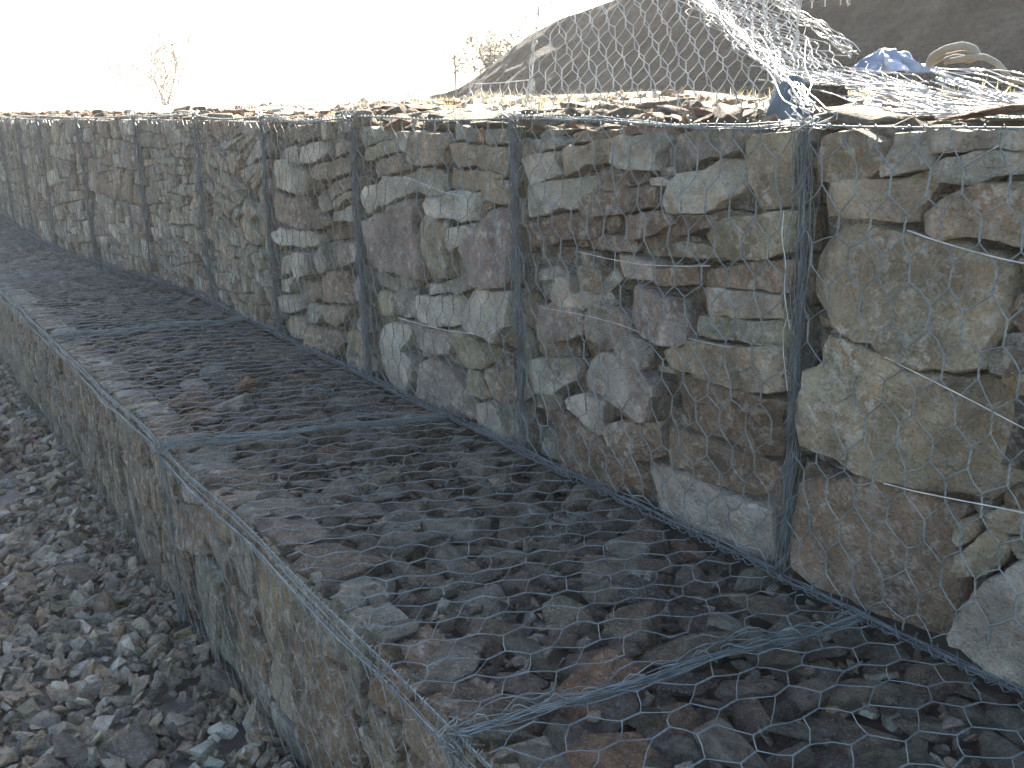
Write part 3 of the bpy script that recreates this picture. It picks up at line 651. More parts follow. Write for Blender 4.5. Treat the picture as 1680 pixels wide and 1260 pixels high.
    # frayed wire ends on top of the corner
    if ci < 7:
        sp = Soup(); tp = np.array([a, WALL_Y+float(yoff(a))-.01, float(TOPZ(a))])-bb; ends = []
        for _ in range(16):
            d0 = rng.normal(size=3)*np.array([.030, .016, .012])+np.array([0, 0, .018]); m_ = rng.normal(size=3)*.012
            ends.append(np.stack([tp+rng.normal(size=3)*.006, tp+d0*.6+m_, tp+d0, tp+d0*.8+np.array([.012, 0, -.008])*rng.normal()]))
        V, F = tubes(np.array(ends), WR, 4); sp.add(V, F); link('frayed_wire_ends', sp.mesh('frayed_wire_ends', M_WIRE_NEW, True), g)
    if ci == 0: GAB0 = (g, base)
    if ci == 1: GAB1 = (g, base)
    if ci == 2: GAB2 = (g, base)

# loose bracing wires pulled across the faces
def tie(gb, pts, rad=.0011):
    g, base = gb; q = np.array([on_y(x, y, WALL_Y-.036) for x, y in pts])-np.array(base)
    t = np.linspace(0, len(q)-1, 24); q = np.stack([np.interp(t, np.arange(len(q)), q[:, c]) for c in range(3)], -1)
    for _ in range(2): q[1:-1] = (q[:-2]+q[1:-1]+q[2:])/3
    V, F = tubes(q[None], rad, 6); link('bracing_wire', mesh_np('bracing_wire', V, F, M_WIRE_NEW, True), g)
tie(GAB0, [(1489,378),(1530,393),(1580,408),(1640,424),(1700,436)], .0014); tie(GAB0, [(1452,586),(1520,620),(1590,655),(1680,703),(1720,722)], .0013); tie(GAB0, [(1450,793),(1500,806),(1560,818),(1640,833),(1720,850)], .0014)
tie(GAB1, [(948,413),(1000,425),(1050,434),(1120,437),(1165,436)], .0009); tie(GAB1, [(890,505),(950,515),(1010,530),(1050,545)], .0008); tie(GAB1, [(1130,555),(1170,565),(1200,570)], .0009)
tie(GAB2, [(662,290),(690,300),(730,316),(760,322)], .0009); tie(GAB2, [(655,522),(690,532),(730,542),(780,548)], .0011)
tie(GAB0, [(1286,345),(1282,390),(1290,430),(1286,480),(1296,540)], .0009); tie(GAB0, [(1292,520),(1284,545),(1286,590),(1292,640)], .0009)

# ------------------------------------------------------------------ lower baskets (the step)
LPOST = [(.85, .85), (-1.28, -1.13), (-3.11, -2.83), (-5.05, -4.85), (-7.0, -6.9), (-9.0, -8.95), (-11, -11), (-13, -13), (-15.2, -15.2)]
LO_LABEL = ['lower stone basket in the bottom right corner with chunky stones under its lid',
 'lower stone basket with broad flat slabs along its front edge, between two near seams',
 'lower stone basket holding an orange chunk and a white chip on its lid',
 'lower stone basket, fourth along the step, dark thin flakes under its lid',
 'lower stone basket, fifth along the step, at the left edge of the photo',
 'lower stone basket, sixth along the step, narrow sliver near the far end',
 'lower stone basket, seventh along the step, in front of the far pale wall',
 'lower stone basket, last along the step, at the far left end']
for ci in range(8):
    (bf, bk), (af, ak) = LPOST[ci], LPOST[ci+1]
    a, b = af, bf
    base = ((a+b)/2, (STEP_Y+WALL_Y)/2, GROUND_Z); bb = np.array(base)
    g = empty('gabion_basket', base); tag(g, LO_LABEL[ci], 'gabion', 'lower row of wire baskets forming the step')
    # front face, seen at a grazing angle: tall slabs on edge and blocks
    Hh = -GROUND_Z
    def lz(z): return z-0
    polys = split([(a+.02, GROUND_Z-.03), (b-.02, GROUND_Z-.03), (b-.02, -.012), (a+.02, -.012)], {0: .05, 1: .045, 2: .022}.get(ci, .014), lambda s, z, k=random.uniform(-.15, .15): k, 1.1)
    sp = Soup(); n_parts = 0
    for pl in polys:
        if area(pl) < .0007: continue
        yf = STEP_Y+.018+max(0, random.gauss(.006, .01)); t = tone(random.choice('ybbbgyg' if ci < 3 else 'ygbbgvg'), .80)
        if ci < 4:
            A = math.sqrt(area(pl)); c, V, Qf, T = face_stone(shrink(pl, random.uniform(.003, .008)), yf, .12, 2 if (A > .11 and ci < 3) else 1)
            V = V.copy(); c = c.copy(); c[1] -= float(yoff(c[0])); link('stone', poly_mesh('stone', V, Qf+T, M_STONE, 42), g, tuple(c-bb), t); n_parts += 1
        else:
            c, V, Qf, T = face_stone(shrink(pl, .006), yf, .1, 0, .6); c[1] -= float(yoff(c[0]))
            F = np.array([(p, q, r_, s_) for p, q, r_, s_ in Qf]+[(p, q, r_, r_) for p, q, r_ in T]); tr = np.concatenate([F[:, [0, 1, 2]], F[:len(Qf)][:, [0, 2, 3]]])
            sp.add(V+c-bb, tr, t)
    if sp.V: o = link('stones', sp.mesh('stones', M_STONEV), g); o['kind'] = 'stuff'
    me = mesh_np('rubble_core', np.array([(x, y, z) for x in (a+.01, b-.01) for y in (STEP_Y+.11, WALL_Y+.98) for z in (GROUND_Z-.03, -.085)])-bb, [(0, 1, 3, 2), (4, 6, 7, 5), (0, 4, 5, 1), (2, 3, 7, 6), (0, 2, 6, 4), (1, 5, 7, 3)], M_CORE)
    link('rubble_core', me, g)
    # stones under the lid
    wy = WALL_Y-STEP_Y
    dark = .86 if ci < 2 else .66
    placed = []
    if ci < 4:
        lo, hi = (max(a, -14), min(b, -.15 if ci == 0 else 99))
        target = 295-n_parts
        pal = 'gggbbvvryyd' if ci < 2 else 'ggbbvddr'
        # broad slabs set along the front edge
        s = hi-.05
        while s > lo+.05 and len(placed) < target:
            sz = random.uniform(.15, .30) if ci == 1 else random.uniform(.10, .18)
            y = STEP_Y+.04+sz*.33+random.uniform(-.005, .02); th = sz*.33*.5
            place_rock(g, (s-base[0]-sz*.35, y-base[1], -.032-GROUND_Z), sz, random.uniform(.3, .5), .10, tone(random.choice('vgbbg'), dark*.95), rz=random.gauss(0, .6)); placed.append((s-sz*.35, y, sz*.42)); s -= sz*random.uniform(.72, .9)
        tries = 0
        while len(placed) < target and tries < 9000:
            tries += 1
            k = min(1, tries/5200); sz = random.uniform(.13, .27)*(1-k)+random.uniform(.045, .085)*k
            if ci == 0: sz *= .9
            s, y = random.uniform(lo, hi), random.uniform(STEP_Y+.05, WALL_Y-.01)
            if any((s-q[0])**2+(y-q[1])**2 < ((sz*.40+q[2])*.72)**2 for q in placed): continue
            placed.append((s, y, sz*.40))
            fl = random.uniform(.5, 1.0) if sz < .1 else random.uniform(.35, .65)
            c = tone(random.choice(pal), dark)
            if random.random() < .035: c = tone('o', .75)
            if random.random() < .04: c = tone('p', .8)
            place_rock(g, (s-base[0], y-base[1], -.012-sz*.10-random.random()*.018-GROUND_Z), sz, fl, .22, c)
    # small pieces between and below
    pts, sz_, fl, cl = [], [], [], []
    lo, hi = a, min(b, 0)
    nn = int((hi-lo)*wy*(1100 if ci < 3 else 800 if ci < 5 else 420))
    for _ in range(nn):
        s, y = random.uniform(lo+.01, hi-.01), random.uniform(STEP_Y+.03, WALL_Y+.02); q = random.uniform(.022, .055) if ci < 4 else random.uniform(.05, .13)
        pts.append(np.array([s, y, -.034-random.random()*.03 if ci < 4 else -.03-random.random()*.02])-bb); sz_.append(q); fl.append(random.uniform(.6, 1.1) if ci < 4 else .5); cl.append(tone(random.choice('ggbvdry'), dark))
    V, Fc, Cc = rock_soup(pts, sz_, fl, cl, .4 if ci < 4 else .2); o = link('stone_chips', mesh_np('stone_chips', V, Fc, M_STONEV, False, Cc), g); o['kind'] = 'stuff'
    # netting: lid and front
    fine = ci < 2
    def flid(P, bb=bb):
        s, t = P[..., 0], P[..., 1]; sk = .15*(t/wy)*1.0
        X = np.stack([s, STEP_Y+t, .004+0*s], -1); W_ = wob(X*np.array([1, 1, 1]), 7, .006)
        X = X+W_*np.array([.8, .8, 1.0])+wob(X, 16, .0015); X[..., 2] = np.maximum(X[..., 2], -.004)
        return X-bb
    lo2 = a; hi2 = min(b, .1)
    sp = Soup(); net(sp, lo2+.01, hi2-.01, 0.012, wy-.03, flid, w=.082, p=.088, t=.044, fine=fine, jit=.006, rad=.00115)
    link('top_wire_mesh', sp.mesh('top_wire_mesh', M_WIRE), g)
    def ffr(P, bb=bb):
        s, z = P[..., 0], P[..., 1]; X = np.stack([s, STEP_Y-.004-.012*np.sin(np.pi*np.clip(-z/Hh, 0, 1)), z], -1); X += wob(X, 6, .004)+wob(X, 15, .0015); return X-bb
    sp = Soup(); net(sp, lo2+.01, hi2-.01, GROUND_Z, -.012, ffr, w=.082, p=.092, t=.046, fine=fine, jit=.005, rad=.0011)
    link('front_wire_mesh', sp.mesh('front_wire_mesh', M_WIRE), g)
    # front rim: two selvedge wires with loose lacing
    sp = Soup(); ss = np.linspace(lo2, hi2, int((hi2-lo2)*22))
    P1 = np.stack([ss, STEP_Y-.002+.004*np.sin(ss*7), .004+.006*np.sin(ss*5)], -1)-bb; P2 = P1+np.array([0, -.012, -.030])+wob(P1, 5, .004)
    for P in (P1, P2):
        V, F = tubes(P[None], .0021, 5); sp.add(V, F); spiral(sp, P, .0055, .024, .0012); spiral(sp, P, .008, .041, .0011)
    strands(sp, (P1+P2)/2, 2, .008, WR, 60)
    link('rim_wire', sp.mesh('rim_wire', M_WIRE, True), g)
    # seam across the lid at the far end of this basket
    sp = Soup(); P = np.stack([np.linspace(af, ak, 14), np.linspace(STEP_Y, WALL_Y-.02, 14), np.full(14, .010)+.004*np.sin(np.arange(14))], -1)-bb
    strands(sp, P, 13 if ci < 3 else 8, .0078, WR*.9, 50, 1.0); strands(sp, P, 4, .016, WR*.9, 40, 1.2); spiral(sp, P, .014, .07, WR)
    if ci < 2:
        tp = np.array([af, STEP_Y-.01, .004])-bb; ends = []
        for _ in range(26):
            d0 = rng.normal(size=3)*np.array([.030, .022, .014]); ends.append(np.stack([tp+rng.normal(size=3)*.012, tp+d0*.6+rng.normal(size=3)*.012, tp+d0, tp+d0*.7+rng.normal(size=3)*.015]))
        V, F = tubes(np.array(ends), WR, 4); sp.add(V, F)
        zz = np.linspace(0, GROUND_Z, 16); Pv = np.stack([np.full(16, af), np.full(16, STEP_Y-.012), zz], -1)-bb; strands(sp, Pv, 9, .008, WR, 26)
    link('seam_lacing', sp.mesh('seam_lacing', M_WIRE, True), g)
    if ci == 2:
        def chunk(px, py, z, sz, c, lib): p = on_z(px, py, z)-bb; place_rock(g, tuple(p), sz, 1.0, .15, c, 'stone', lib)
        chunk(403, 632, .012, .10, tone('o', .85), 21); chunk(425, 626, .008, .07, tone('y', .8), 20); chunk(385, 588, .012, .045, (.62, .62, .60), 3); chunk(300, 668, .0, .12, tone('r', .8), 5)

# ------------------------------------------------------------------ gravel on the ground
pts, sz_, fl, cl = [], [], [], []
def gravel(n, lo, hi, y0, y1, s0, s1, zj):
    for _ in range(n):
        s = random.uniform(lo, hi); y = random.uniform(y0, y1); q = s0*(s1/s0)**(random.random()**1.4)
        pts.append(np.array([s, y, GROUND_Z+random.uniform(-zj, zj*.6)+.02*math.sin(s*3)*math.sin(y*5)])); sz_.append(q); fl.append(random.uniform(.7, 1.25)); cl.append(tone(random.choice('ggyybbbvpd'), .95 if random.random() < .8 else 1.2))
gravel(4600, -4.6, -1.6, -.5, STEP_Y+.02, .032, .105, .018)
gravel(4200, -9, -4.5, -.6, STEP_Y+.02, .04, .11, .02)
gravel(1500, -16, -9, -1.5, STEP_Y, .08, .17, .02); gravel(2500, -6, 1, -1.6, -.45, .05, .12, .02)
V, Fc, Cc = rock_soup(pts, sz_, fl, cl, .5)
o = link('gravel', mesh_np('gravel', V, Fc, M_STONEV, False, Cc)); tag(o, 'grey and brown crushed stone covering the ground beside the step', 'gravel', None, 'stuff')
def rock(px, py, sz, fl, t, lib, label, rz=0.0):
    p = on_z(px, py, GROUND_Z+.02); o = place_rock(None, tuple(p), sz, fl, .06, tone(t, .75), 'rock', lib, rz); tag(o, label, 'rock', 'larger rocks lying on the gravel')
rock(130, 940, .26, .5, 'b', 4, 'broad flat brown rock lying on the gravel, the largest one there', .4)
rock(225, 1225, .17, .6, 'v', 9, 'flat purplish rock on the gravel at the bottom of the photo')
rock(100, 1225, .15, .7, 'p', 12, 'pale grey rock on the gravel in the bottom left corner', 1.0)
rock(365, 1120, .13, .9, 'p', 20, 'pale angular rock on the gravel close against the step wall', .5)
rock(30, 1030, .14, .8, 'g', 15, 'grey rock on the gravel by the left edge of the photo', 2.0)

# ------------------------------------------------------------------ things behind and on top of the wall
# raised lid panels of netting at the back of the top row
def panel(name, p0, p1, height, lean, label, group, w=.098, p=.100, curl=.03, mat=M_WIRE_NEW, layers=1, t=.043):
    p0, p1 = np.array(p0, float), np.array(p1, float); L = np.linalg.norm(p1-p0); d = (p1-p0)/L; nrm = np.array([-d[1], d[0], 0])
    tw = t; t = empty(name, tuple((p0+p1)/2)); tag(t, label, 'wire mesh', group); c0 = (p0+p1)/2
    def fm(P):
        u, v = P[..., 0], P[..., 1]; X = p0+d*u[..., None]+np.array([0, 0, 1.])*v[..., None]+nrm*(lean*v+curl*np.sin(u*3+v*4))[..., None]
        return X+wob(X, 3, .008)-c0
    for k in range(layers):
        sp = Soup(); fk = (lambda P, k=k: fm(P+np.array([.021, .034])*k)+nrm*.05*k); net(sp, 0, L, 0, height, fk, w=w, p=p, t=tw, fine=True, jit=.004, rad=.0017); link('netting', sp.mesh('netting', mat), t)
    sp = Soup()
    for uu in (0, L):
        vv = np.linspace(0, height, 20); P = fm(np.stack([np.full(20, uu), vv], -1)); strands(sp, P, 4, .007, .0014); spiral(sp, P, .008, .06, .0016)
    V, F = tubes(fm(np.stack([np.linspace(0, L, 24), np.full(24, height)], -1))[None], .0022, 5); sp.add(V, F)
    link('edge_wire', sp.mesh('edge_wire', mat, True), t); return t
pl_ = on_y(860, 168, 2.14); pr_ = on_y(1300, 168, 2.30)
panel('hex_netting_sheet', (pl_[0], pl_[1], .99), (pr_[0], pr_[1], .99), .50, .10, 'open wire mesh lid standing upright on top of the wall before the dark mound', 'raised mesh lids', layers=2, w=.080, p=.066, t=.030)
pl2 = on_y(755, 168, 2.75); pr2 = on_y(856, 168, 2.66)
panel('hex_netting_sheet', (pl2[0], pl2[1], .97), (pr2[0], pr2[1], .97), .17, .25, 'low crumpled wire mesh flap left of the tall upright lid', 'raised mesh lids', curl=.05)
pl3 = on_y(1255, 20, 3.3); pr3 = on_y(1372, 20, 3.1)
panel('hex_netting_sheet', (pl3[0], pl3[1], 1.38), (pr3[0], pr3[1], 1.36), .30, -.15, 'curved end of a wire mesh sheet rising behind the folded mesh heap', 'raised mesh lids', w=.10, p=.11, curl=.05)
# far remains of netting along the top edge of the distant baskets
for k, (x0, x1, yy, h_, lab) in enumerate([(455, 530, 2.7, .10, 'low flap of wire mesh above the fourth upper basket'), (585, 700, 2.7, .09, 'low flap of wire mesh above the third upper basket'), (335, 430, 2.6, .10, 'low flap of wire mesh above the far baskets')]):
    q0, q1 = on_y(x0, 178, yy), on_y(x1, 178, yy); panel('mesh_flap', (q0[0], q0[1], .98), (q1[0], q1[1], .98), h_, .3, lab, 'low mesh flaps', curl=.08)

# folded sheets of netting heaped over the corner
tl = empty('folded_mesh', (-1.0, 2.2, 1.0)); tag(tl, 'sunlit heap of folded wire mesh sheets sloping down to the right on the wall top', 'wire mesh')
c0 = np.array([-1.0, 2.2, 1.0])
Pk = {'tl': on_y(1105, -40, 2.62), 'tr': on_y(1250, -12, 2.72), 'ml': on_y(1262, 92, 2.05), 'mr': on_y(1400, 88, 2.62), 'bl': on_y(1330, 178, 1.72), 'br': on_y(1720, 150, 2.5), 'bl2': on_y(1720, 172, 1.75), 'e': on_y(1530, 160, 1.80), 'er': on_y(1540, 118, 2.55)}
def quad(c, P):
    u, v = P[..., 0:1], P[..., 1:2]; return (c[0]*(1-u)*(1-v)+c[1]*u*(1-v)+c[2]*u*v+c[3]*(1-u)*v)
def sheet(cs, lift, w, p, seed, rad=.0017, sagk=.02):
    cs = [np.array(c)+np.array([0, 0, lift]) for c in cs]; Lu = (np.linalg.norm(cs[1]-cs[0])+np.linalg.norm(cs[2]-cs[3]))/2; Lv = (np.linalg.norm(cs[3]-cs[0])+np.linalg.norm(cs[2]-cs[1]))/2
    def fm(P):
        q = P/np.array([Lu, Lv]); X = quad(cs, q); X = X+wob(X+seed, 6, .012)*np.array([1, 1, .9])+wob(X+seed, 17, .004)
        X[..., 2] -= sagk*np.sin(np.pi*np.clip(q[..., 0], 0, 1)); X[..., 2] = np.maximum(X[..., 2], 1.005); return X-c0
    sp = Soup(); net(sp, 0, Lu, 0, Lv, fm, w=w, p=p, fine=True, jit=.006, rad=rad); return sp
for k in range(4):
    for nm, cs in (('netting_fold', (Pk['tl'], Pk['tr'], Pk['mr'], Pk['ml'])), ('netting_fold', (Pk['ml'], Pk['mr'], Pk['er'], Pk['e'])), ('netting_fold', (Pk['e'], Pk['er'], Pk['br'], Pk['bl2']))):
        j = [np.array(c)+rng.normal(size=3)*.018 for c in cs]; sp = sheet(j, -.014*k, random.uniform(.065, .10), random.uniform(.07, .11), k*3.1, .0014)
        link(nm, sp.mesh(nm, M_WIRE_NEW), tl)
sp = Soup()
for a_, b_ in ((Pk['tl'], Pk['ml']), (Pk['ml'], Pk['bl']), (Pk['tr'], Pk['mr'])):
    P = np.linspace(a_, b_, 14)-c0; P += wob(P, 6, .006); strands(sp, P, 9, .012, .0017, 26); spiral(sp, P, .014, .08, .0015)
for _ in range(7):
    q = Pk['ml']+rng.normal(size=3)*.03; e = Pk['bl']+rng.normal(size=3)*np.array([.05, .02, .01]); P = np.linspace(q, e, 10)-c0; P += wob(P+_, 9, .014); V, F = tubes(P[None], .0018, 5); sp.add(V, F)
link('edge_wire', sp.mesh('edge_wire', M_WIRE_NEW, True), tl)

# dark tarpaulin tucked under the mesh corner
def cloth_mat(name, col, col2, rough=.7):
    m, n, l, bs = new_mat(name); tc = n.new('ShaderNodeTexCoord'); x = N(n, 'ShaderNodeTexNoise', Scale=9.0, Detail=5.0); l.new(tc.outputs['Object'], x.inputs['Vector'])
    r = ramp(n, [(.35, col), (.65, col2)]); l.new(x.outputs[0], r.inputs[0]); l.new(r.outputs[0], bs.inputs['Base Color']); bs.inputs['Roughness'].default_value = rough
    y = N(n, 'ShaderNodeTexNoise', Scale=240.0, Detail=2.0); l.new(tc.outputs['Object'], y.inputs['Vector']); b = N(n, 'ShaderNodeBump', Strength=.4, Distance=.002); l.new(y.outputs[0], b.inputs['Height']); l.new(b.outputs[0], bs.inputs['Normal']); return m
M_TARP = cloth_mat('slate_tarpaulin', (.055, .075, .085), (.09, .115, .125)); M_BLUE = cloth_mat('pale_blue_plastic', (.06, .10, .18), (.30, .34, .40), .5)
M_ROPE = cloth_mat('hemp_rope', (.15, .135, .10), (.25, .23, .18), .95)
def lump(loc, outline, height, mat, name, label, cat, peak=(0, 0), folds=7, amp=.12, seed=1):
    n, m = 56, 22; V = []; r = random.Random(seed); ph = [r.uniform(0, 6.28) for _ in range(4)]
    for k in range(m+1):
        v = k/m
        for i in range(n):
            a = 2*math.pi*i/n; rr = 1+amp*math.sin(folds*a+ph[0]+v*2)+amp*.6*math.sin((folds*2+1)*a+ph[1]-v*3)
            rad = (1-v)**.72*rr if k < m else 0
            x = outline[0]*rad*math.cos(a)+peak[0]*v; y = outline[1]*rad*math.sin(a)+peak[1]*v; z = height*(v**.9)+.02*height*math.sin(5*a+ph[2])*(1-v)
            q = noise.noise_vector(Vector((x*14+seed, y*14, z*14)))*.012+noise.noise_vector(Vector((x*38+seed, y*38, z*30)))*.008; V.append((x+q.x, y+q.y, max(z+q.z*1.2, -.01)))
    Q = [(k*n+i, k*n+(i+1) % n, (k+1)*n+(i+1) % n, (k+1)*n+i) for k in range(m) for i in range(n)]
    o = link(name, mesh_np(name, V, Q, mat, True), None, loc); tag(o, label, cat); return o
p = on_y(1308, 182, 1.86); lump((p[0], p[1], .975), (.085, .05), .125, M_TARP, 'tarpaulin', 'dark slate blue tarpaulin bundle poking out under the mesh at the wall top', 'tarpaulin', (-.02, .0), 5, .14, 3)
p = on_y(1466, 108, 2.66); lump((p[0], p[1], 1.11), (.115, .06), .07, M_BLUE, 'plastic_sack', 'crumpled blue and white plastic sack lying on the folded mesh', 'sack', (-.05, 0), 6, .24, 8)
# rope hank: a thick loop and a twisted cord
t = empty('rope_hank', tuple(on_y(1590, 122, 2.6))); c1 = on_y(1590, 122, 2.6); tag(t, 'loops of thick pale rope lying on the mesh beside the plastic sack', 'rope')
def rope(pts, rad, nm):
    q = np.array([on_y(x, y, 2.6+dy) for x, y, dy in pts])-c1; tq = np.linspace(0, len(q)-1, 90); q = np.stack([np.interp(tq, np.arange(len(q)), q[:, c]) for c in range(3)], -1)
    for _ in range(8): q[1:-1] = (q[:-2]+q[1:-1]*2+q[2:])/4
    sp = Soup(); T = np.gradient(q, axis=0); T /= np.linalg.norm(T, axis=1, keepdims=True); X = np.cross(T, [0.1, .99, 0]); X /= np.linalg.norm(X, axis=1, keepdims=True); Y = np.cross(T, X)
    qq = np.stack([np.interp(np.linspace(0, 89, 360), np.arange(90), q[:, c]) for c in range(3)], -1); XX = np.repeat(X, 4, 0); YY = np.repeat(Y, 4, 0)
    for k in range(3):
        ph = np.arange(360)*.33+k*2.094; V, F = tubes((qq+(XX*np.cos(ph)[:, None]+YY*np.sin(ph)[:, None])*rad*.55)[None], rad*.62, 6); sp.add(V, F)
    link(nm, sp.mesh(nm, M_ROPE, True), t)
rope([(1524,106,.0),(1530,92,0),(1552,80,0),(1578,74,.01),(1598,80,.02),(1604,92,.02),(1590,98,.02),(1568,94,.02),(1552,100,.02)], .0095, 'rope_loop')
rope([(1560,100,0),(1590,94,0),(1615,93,0),(1636,104,0),(1648,118,.01),(1656,130,.02),(1685,134,.02)], .0075, 'rope_tail')
rope([(1524,106,.03),(1545,94,.04),(1575,88,.04),(1600,88,.04)], .008, 'rope_loop')

# large slabs and rubble heaped at the back of the wall top
for k, (px, py, yy, sz, fl, t_, lab) in enumerate([
    (780, 186, 1.78, .30, .35, 'y', 'long flat tan slab lying on the wall edge above the tall purple stone'),
    (690, 176, 2.0, .22, .4, 'r', 'reddish flat slab on the wall top left of the long tan slab'),
    (1190, 186, 1.76, .20, .4, 'p', 'flat pale slab on the wall edge left of the corner wires'),
    (1400, 178, 1.80, .30, .35, 'y', 'long tan slab under the folded mesh on the wall edge'),
    (1360, 150, 2.0, .13, .9, 'r', 'reddish rock beside the dark tarpaulin'),
    (1640, 172, 1.80, .24, .3, 'o', 'flat orange brown slab at the right end of the wall top'),
    (1000, 178, 2.2, .12, .7, 'r', 'small red rock on the wall top in front of the upright lid'),
    (940, 172, 2.35, .12, .6, 'b', 'small brown rock on the wall top near the left end of the upright lid')]):
    p = on_y(px, py, yy); o = place_rock(None, (p[0], p[1], max(p[2]-.01, 1.0)), sz, fl, .06, tone(t_, 1.1), 'slab' if sz > .16 else 'rock', [0, 5, 7, 11, 19, 2, 20, 22][k], random.gauss(0, .2)); tag(o, lab, 'stone', 'loose stones on the wall top')
# soil and rubble heap behind, as loose pieces nobody could count
pts, sz_, fl, cl = [], [], [], []
for _ in range(2600):
    s = random.uniform(-9, -.2); y = random.uniform(2.6, 5.5); d_ = max(0, y-2.5-float(yoff(s)))
    z = float(ez(np.array([s]), np.array([y]))[0])
    pts.append(np.array([s, y, z])); q = random.uniform(.03, .13)*(1 if random.random() < .25 else .6); sz_.append(q); fl.append(random.uniform(.5, 1)); cl.append(tone(random.choice('yyrobp'), 1.2))
V, Fc, Cc = rock_soup(pts, sz_, fl, cl); o = link('rubble', mesh_np('rubble', V, Fc, M_STONEV, False, Cc)); tag(o, 'sunlit red and tan rubble strewn over the ground behind the wall', 'rubble', None, 'stuff')

# dry vegetation
def leaf_mat(name, col):
    m, n, l, bs = new_mat(name); bs.inputs['Base Color'].default_value = (*col, 1); bs.inputs['Roughness'].default_value = .8
    tr = n.new('ShaderNodeBsdfTranslucent'); tr.inputs[0].default_value = (*col, 1); mx = n.new('ShaderNodeMixShader'); mx.inputs[0].default_value = .5
    out = n['Material Output']; l.new(bs.outputs[0], mx.inputs[1]); l.new(tr.outputs[0], mx.inputs[2]); l.new(mx.outputs[0], out.inputs[0]); return m
M_LEAF = leaf_mat('dry_straw_leaves', (.21, .20, .16)); M_TWIG = leaf_mat('dry_twigs', (.12, .10, .075)); M_GRASS = leaf_mat('dry_grass', (.42, .38, .22))
def leaves(P, size, r):
    n = len(P); A = r.normal(size=(n, 3)); A /= np.linalg.norm(A, axis=1, keepdims=True); B = np.cross(A, r.normal(size=(n, 3))); B /= np.linalg.norm(B, axis=1, keepdims=True)
    s = size*r.uniform(.5, 1.3, (n, 1)); V = np.stack([P-A*s, P+B*s*.45, P+A*s, P-B*s*.45], 1).reshape(-1, 3); return V, np.arange(4*n).reshape(-1, 4)
def bush(px0, px1, ptop, pbase, depth_y, label, nleaf, lsize, stems, seed, cat='bush', name='dry_bush', crownlow=.25, lean=0.0):
    r = np.random.default_rng(seed); A = on_y((px0+px1)/2, pbase, depth_y); L0, R0 = on_y(px0, pbase, depth_y), on_y(px1, pbase, depth_y); hgt = on_y((px0+px1)/2, ptop, depth_y)[2]-A[2]; wd = np.linalg.norm(R0-L0)*.5
    A[2] = min(A[2], 1.05); t = empty(name, tuple(A)); tag(t, label, cat)
    sp = Soup(); tips = []
    for k in range(stems):
        a = r.uniform(0, 6.28); rr = wd*r.uniform(.2, 1.0); h = hgt*r.uniform(.6, 1.0); tip = np.array([rr*math.cos(a), rr*math.sin(a)*.7, h]); mid = tip*np.array([.35, .35, .5])+r.normal(size=3)*wd*.08
        q = np.stack([np.zeros(3), mid, tip*.8+r.normal(size=3)*wd*.06, tip]); tt = np.linspace(0, 3, 10); q = np.stack([np.interp(tt, range(4), q[:, c]) for c in range(3)], -1); q[1:-1] += r.normal(size=(8, 3))*wd*.03
        V, F = tubes(q[None], hgt*.006, 4); sp.add(V, F); tips.append(q)
        for _ in range(5):
            b0 = q[r.integers(3, 9)]; e = b0+r.normal(size=3)*wd*.3+np.array([0, 0, hgt*.08]); V, F = tubes(np.linspace(b0, e, 4)[None]+r.normal(size=(1, 4, 3))*wd*.02, hgt*.003, 3); sp.add(V, F); tips.append(np.linspace(b0, e, 6))
    link('stems', sp.mesh('stems', M_TWIG, True), t)
    T = np.concatenate(tips); T = T[T[:, 2] > hgt*crownlow]; P = T[r.integers(0, len(T), nleaf)]+r.normal(size=(nleaf, 3))*wd*.09
    V, F = leaves(P, lsize, r); link('foliage', mesh_np('foliage', V, F, M_LEAF), t)
bush(232, 325, 42, 188, 11.0, 'pale dry tree standing alone against the white sky at left', 2600, .055, 18, 5, 'tree', 'small_tree', .15)
bush(752, 855, 38, 165, 9.0, 'pale dry bush in front of the left foot of the mound', 900, .05, 12, 8)
for k, (x0, x1, yt, dy, lab) in enumerate([(372, 412, 150, 8, 'tiny dry weed just right of the lone tree'), (455, 500, 152, 7, 'dry weed tuft above the fourth upper basket'), (500, 560, 140, 7, 'twiggy dry weed left of the small grey shed'), (560, 620, 150, 6, 'low dry weed just left of the corner wires of the third basket'), (330, 350, 120, 9, 'thin dry stalk right beside the lone tree')]):
    bush(x0, x1, yt, 184, dy, lab, 110, .02, 7, 20+k, 'weed', 'dry_weed')
# grass tufts on the soil: stuff
r = np.random.default_rng(4); n = 5200; cs = np.stack([r.uniform(-9, -1, 260), r.uniform(2.9, 5.5, 260)], -1); c = cs[r.integers(0, 260, n)]+r.normal(size=(n, 2))*.05
z = ez(c[:, 0], c[:, 1]); h = r.uniform(.02, .075, n); d2 = r.normal(size=(n, 2))*.02; b0 = np.stack([c[:, 0], c[:, 1], z-.01], -1); tp = b0+np.stack([d2[:, 0], d2[:, 1], h], -1); sd_ = r.normal(size=(n, 3))*.0018
V = np.stack([b0-sd_, b0+sd_, tp], 1).reshape(-1, 3); o = link('dry_grass', mesh_np('dry_grass', V, np.arange(3*n).reshape(-1, 3), M_GRASS)); tag(o, 'thin dry grass tufts on the soil behind the wall', 'grass', None, 'stuff')
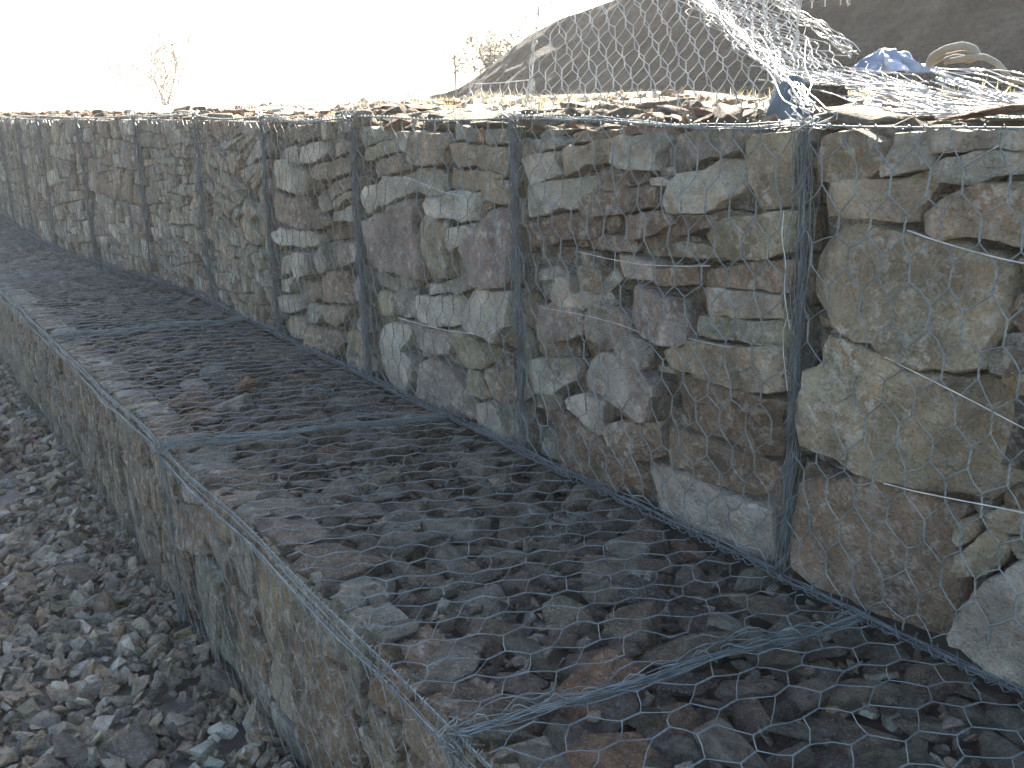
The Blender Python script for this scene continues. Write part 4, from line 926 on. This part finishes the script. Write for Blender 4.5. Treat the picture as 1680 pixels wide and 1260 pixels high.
# thin stake and a far shed
M_WOOD = flat_material('weathered_wood', (.10, .08, .06), (.18, .15, .12), 20.0)
p = on_y(748, 150, 6.0); q = on_y(748, 90, 6.0); P = np.array([[p[0], p[1], .98], [p[0]+.003, p[1], (1+q[2])/2], [p[0]-.004, p[1], q[2]]]); V, F = tubes(P[None]-P[0], .011, 7)
o = link('stake', mesh_np('stake', V, F, M_WOOD), None, tuple(P[0])); tag(o, 'thin upright stake standing left of the dry bush by the mound', 'stake')
M_WALLP = flat_material('grey_render', (.28, .30, .31), (.36, .38, .39), 2.0); M_ROOF = flat_material('grey_sheet_roof', (.20, .22, .24), (.27, .29, .31), 4.0)
p = on_y(692, 160, 34.0); t = empty('shed', (p[0], p[1], .9)); tag(t, 'low grey flat roofed shed far off beyond the wall, left of the stake', 'shed')
def box(nm, x0, x1, y0, y1, z0, z1, mat, par):
    V = [(x, y, z) for x in (x0, x1) for y in (y0, y1) for z in (z0, z1)]; return link(nm, mesh_np(nm, V, [(0, 1, 3, 2), (4, 6, 7, 5), (0, 4, 5, 1), (2, 3, 7, 6), (0, 2, 6, 4), (1, 5, 7, 3)], mat), par)
box('wall', -1.3, 1.3, -1, 1, 0, .92, M_WALLP, t); box('roof', -1.45, 1.45, -1.15, 1.15, .922, 1.02, M_ROOF, t); box('door', -.2, .2, -1.02, -1.003, .02, .75, M_ROOF, t)

# ------------------------------------------------------------------ haze volume added to stand in for lens glare
GLARE_HAZE = 0.0019
if GLARE_HAZE:
    m = bpy.data.materials.new('glare_haze'); m.use_nodes = True; n = m.node_tree.nodes; n.clear()
    out = n.new('ShaderNodeOutputMaterial'); v = n.new('ShaderNodeVolumePrincipled'); v.inputs['Color'].default_value = (.95, .95, .93, 1); v.inputs['Density'].default_value = GLARE_HAZE; v.inputs['Anisotropy'].default_value = .3
    m.node_tree.links.new(v.outputs[0], out.inputs['Volume'])
    x0, x1, y0, y1, z0, z1 = -430, 330, -430, 430, -2.0, 9.0
    V = [(x, y, z) for x in (x0, x1) for y in (y0, y1) for z in (z0, z1)]
    o = link('glare_haze_volume', mesh_np('glare_haze_volume', V, [(0, 1, 3, 2), (4, 6, 7, 5), (0, 4, 5, 1), (2, 3, 7, 6), (0, 2, 6, 4), (1, 5, 7, 3)], m)); tag(o, 'thin haze added over the whole site to stand in for lens glare', 'glare_haze_volume', None, 'stuff')
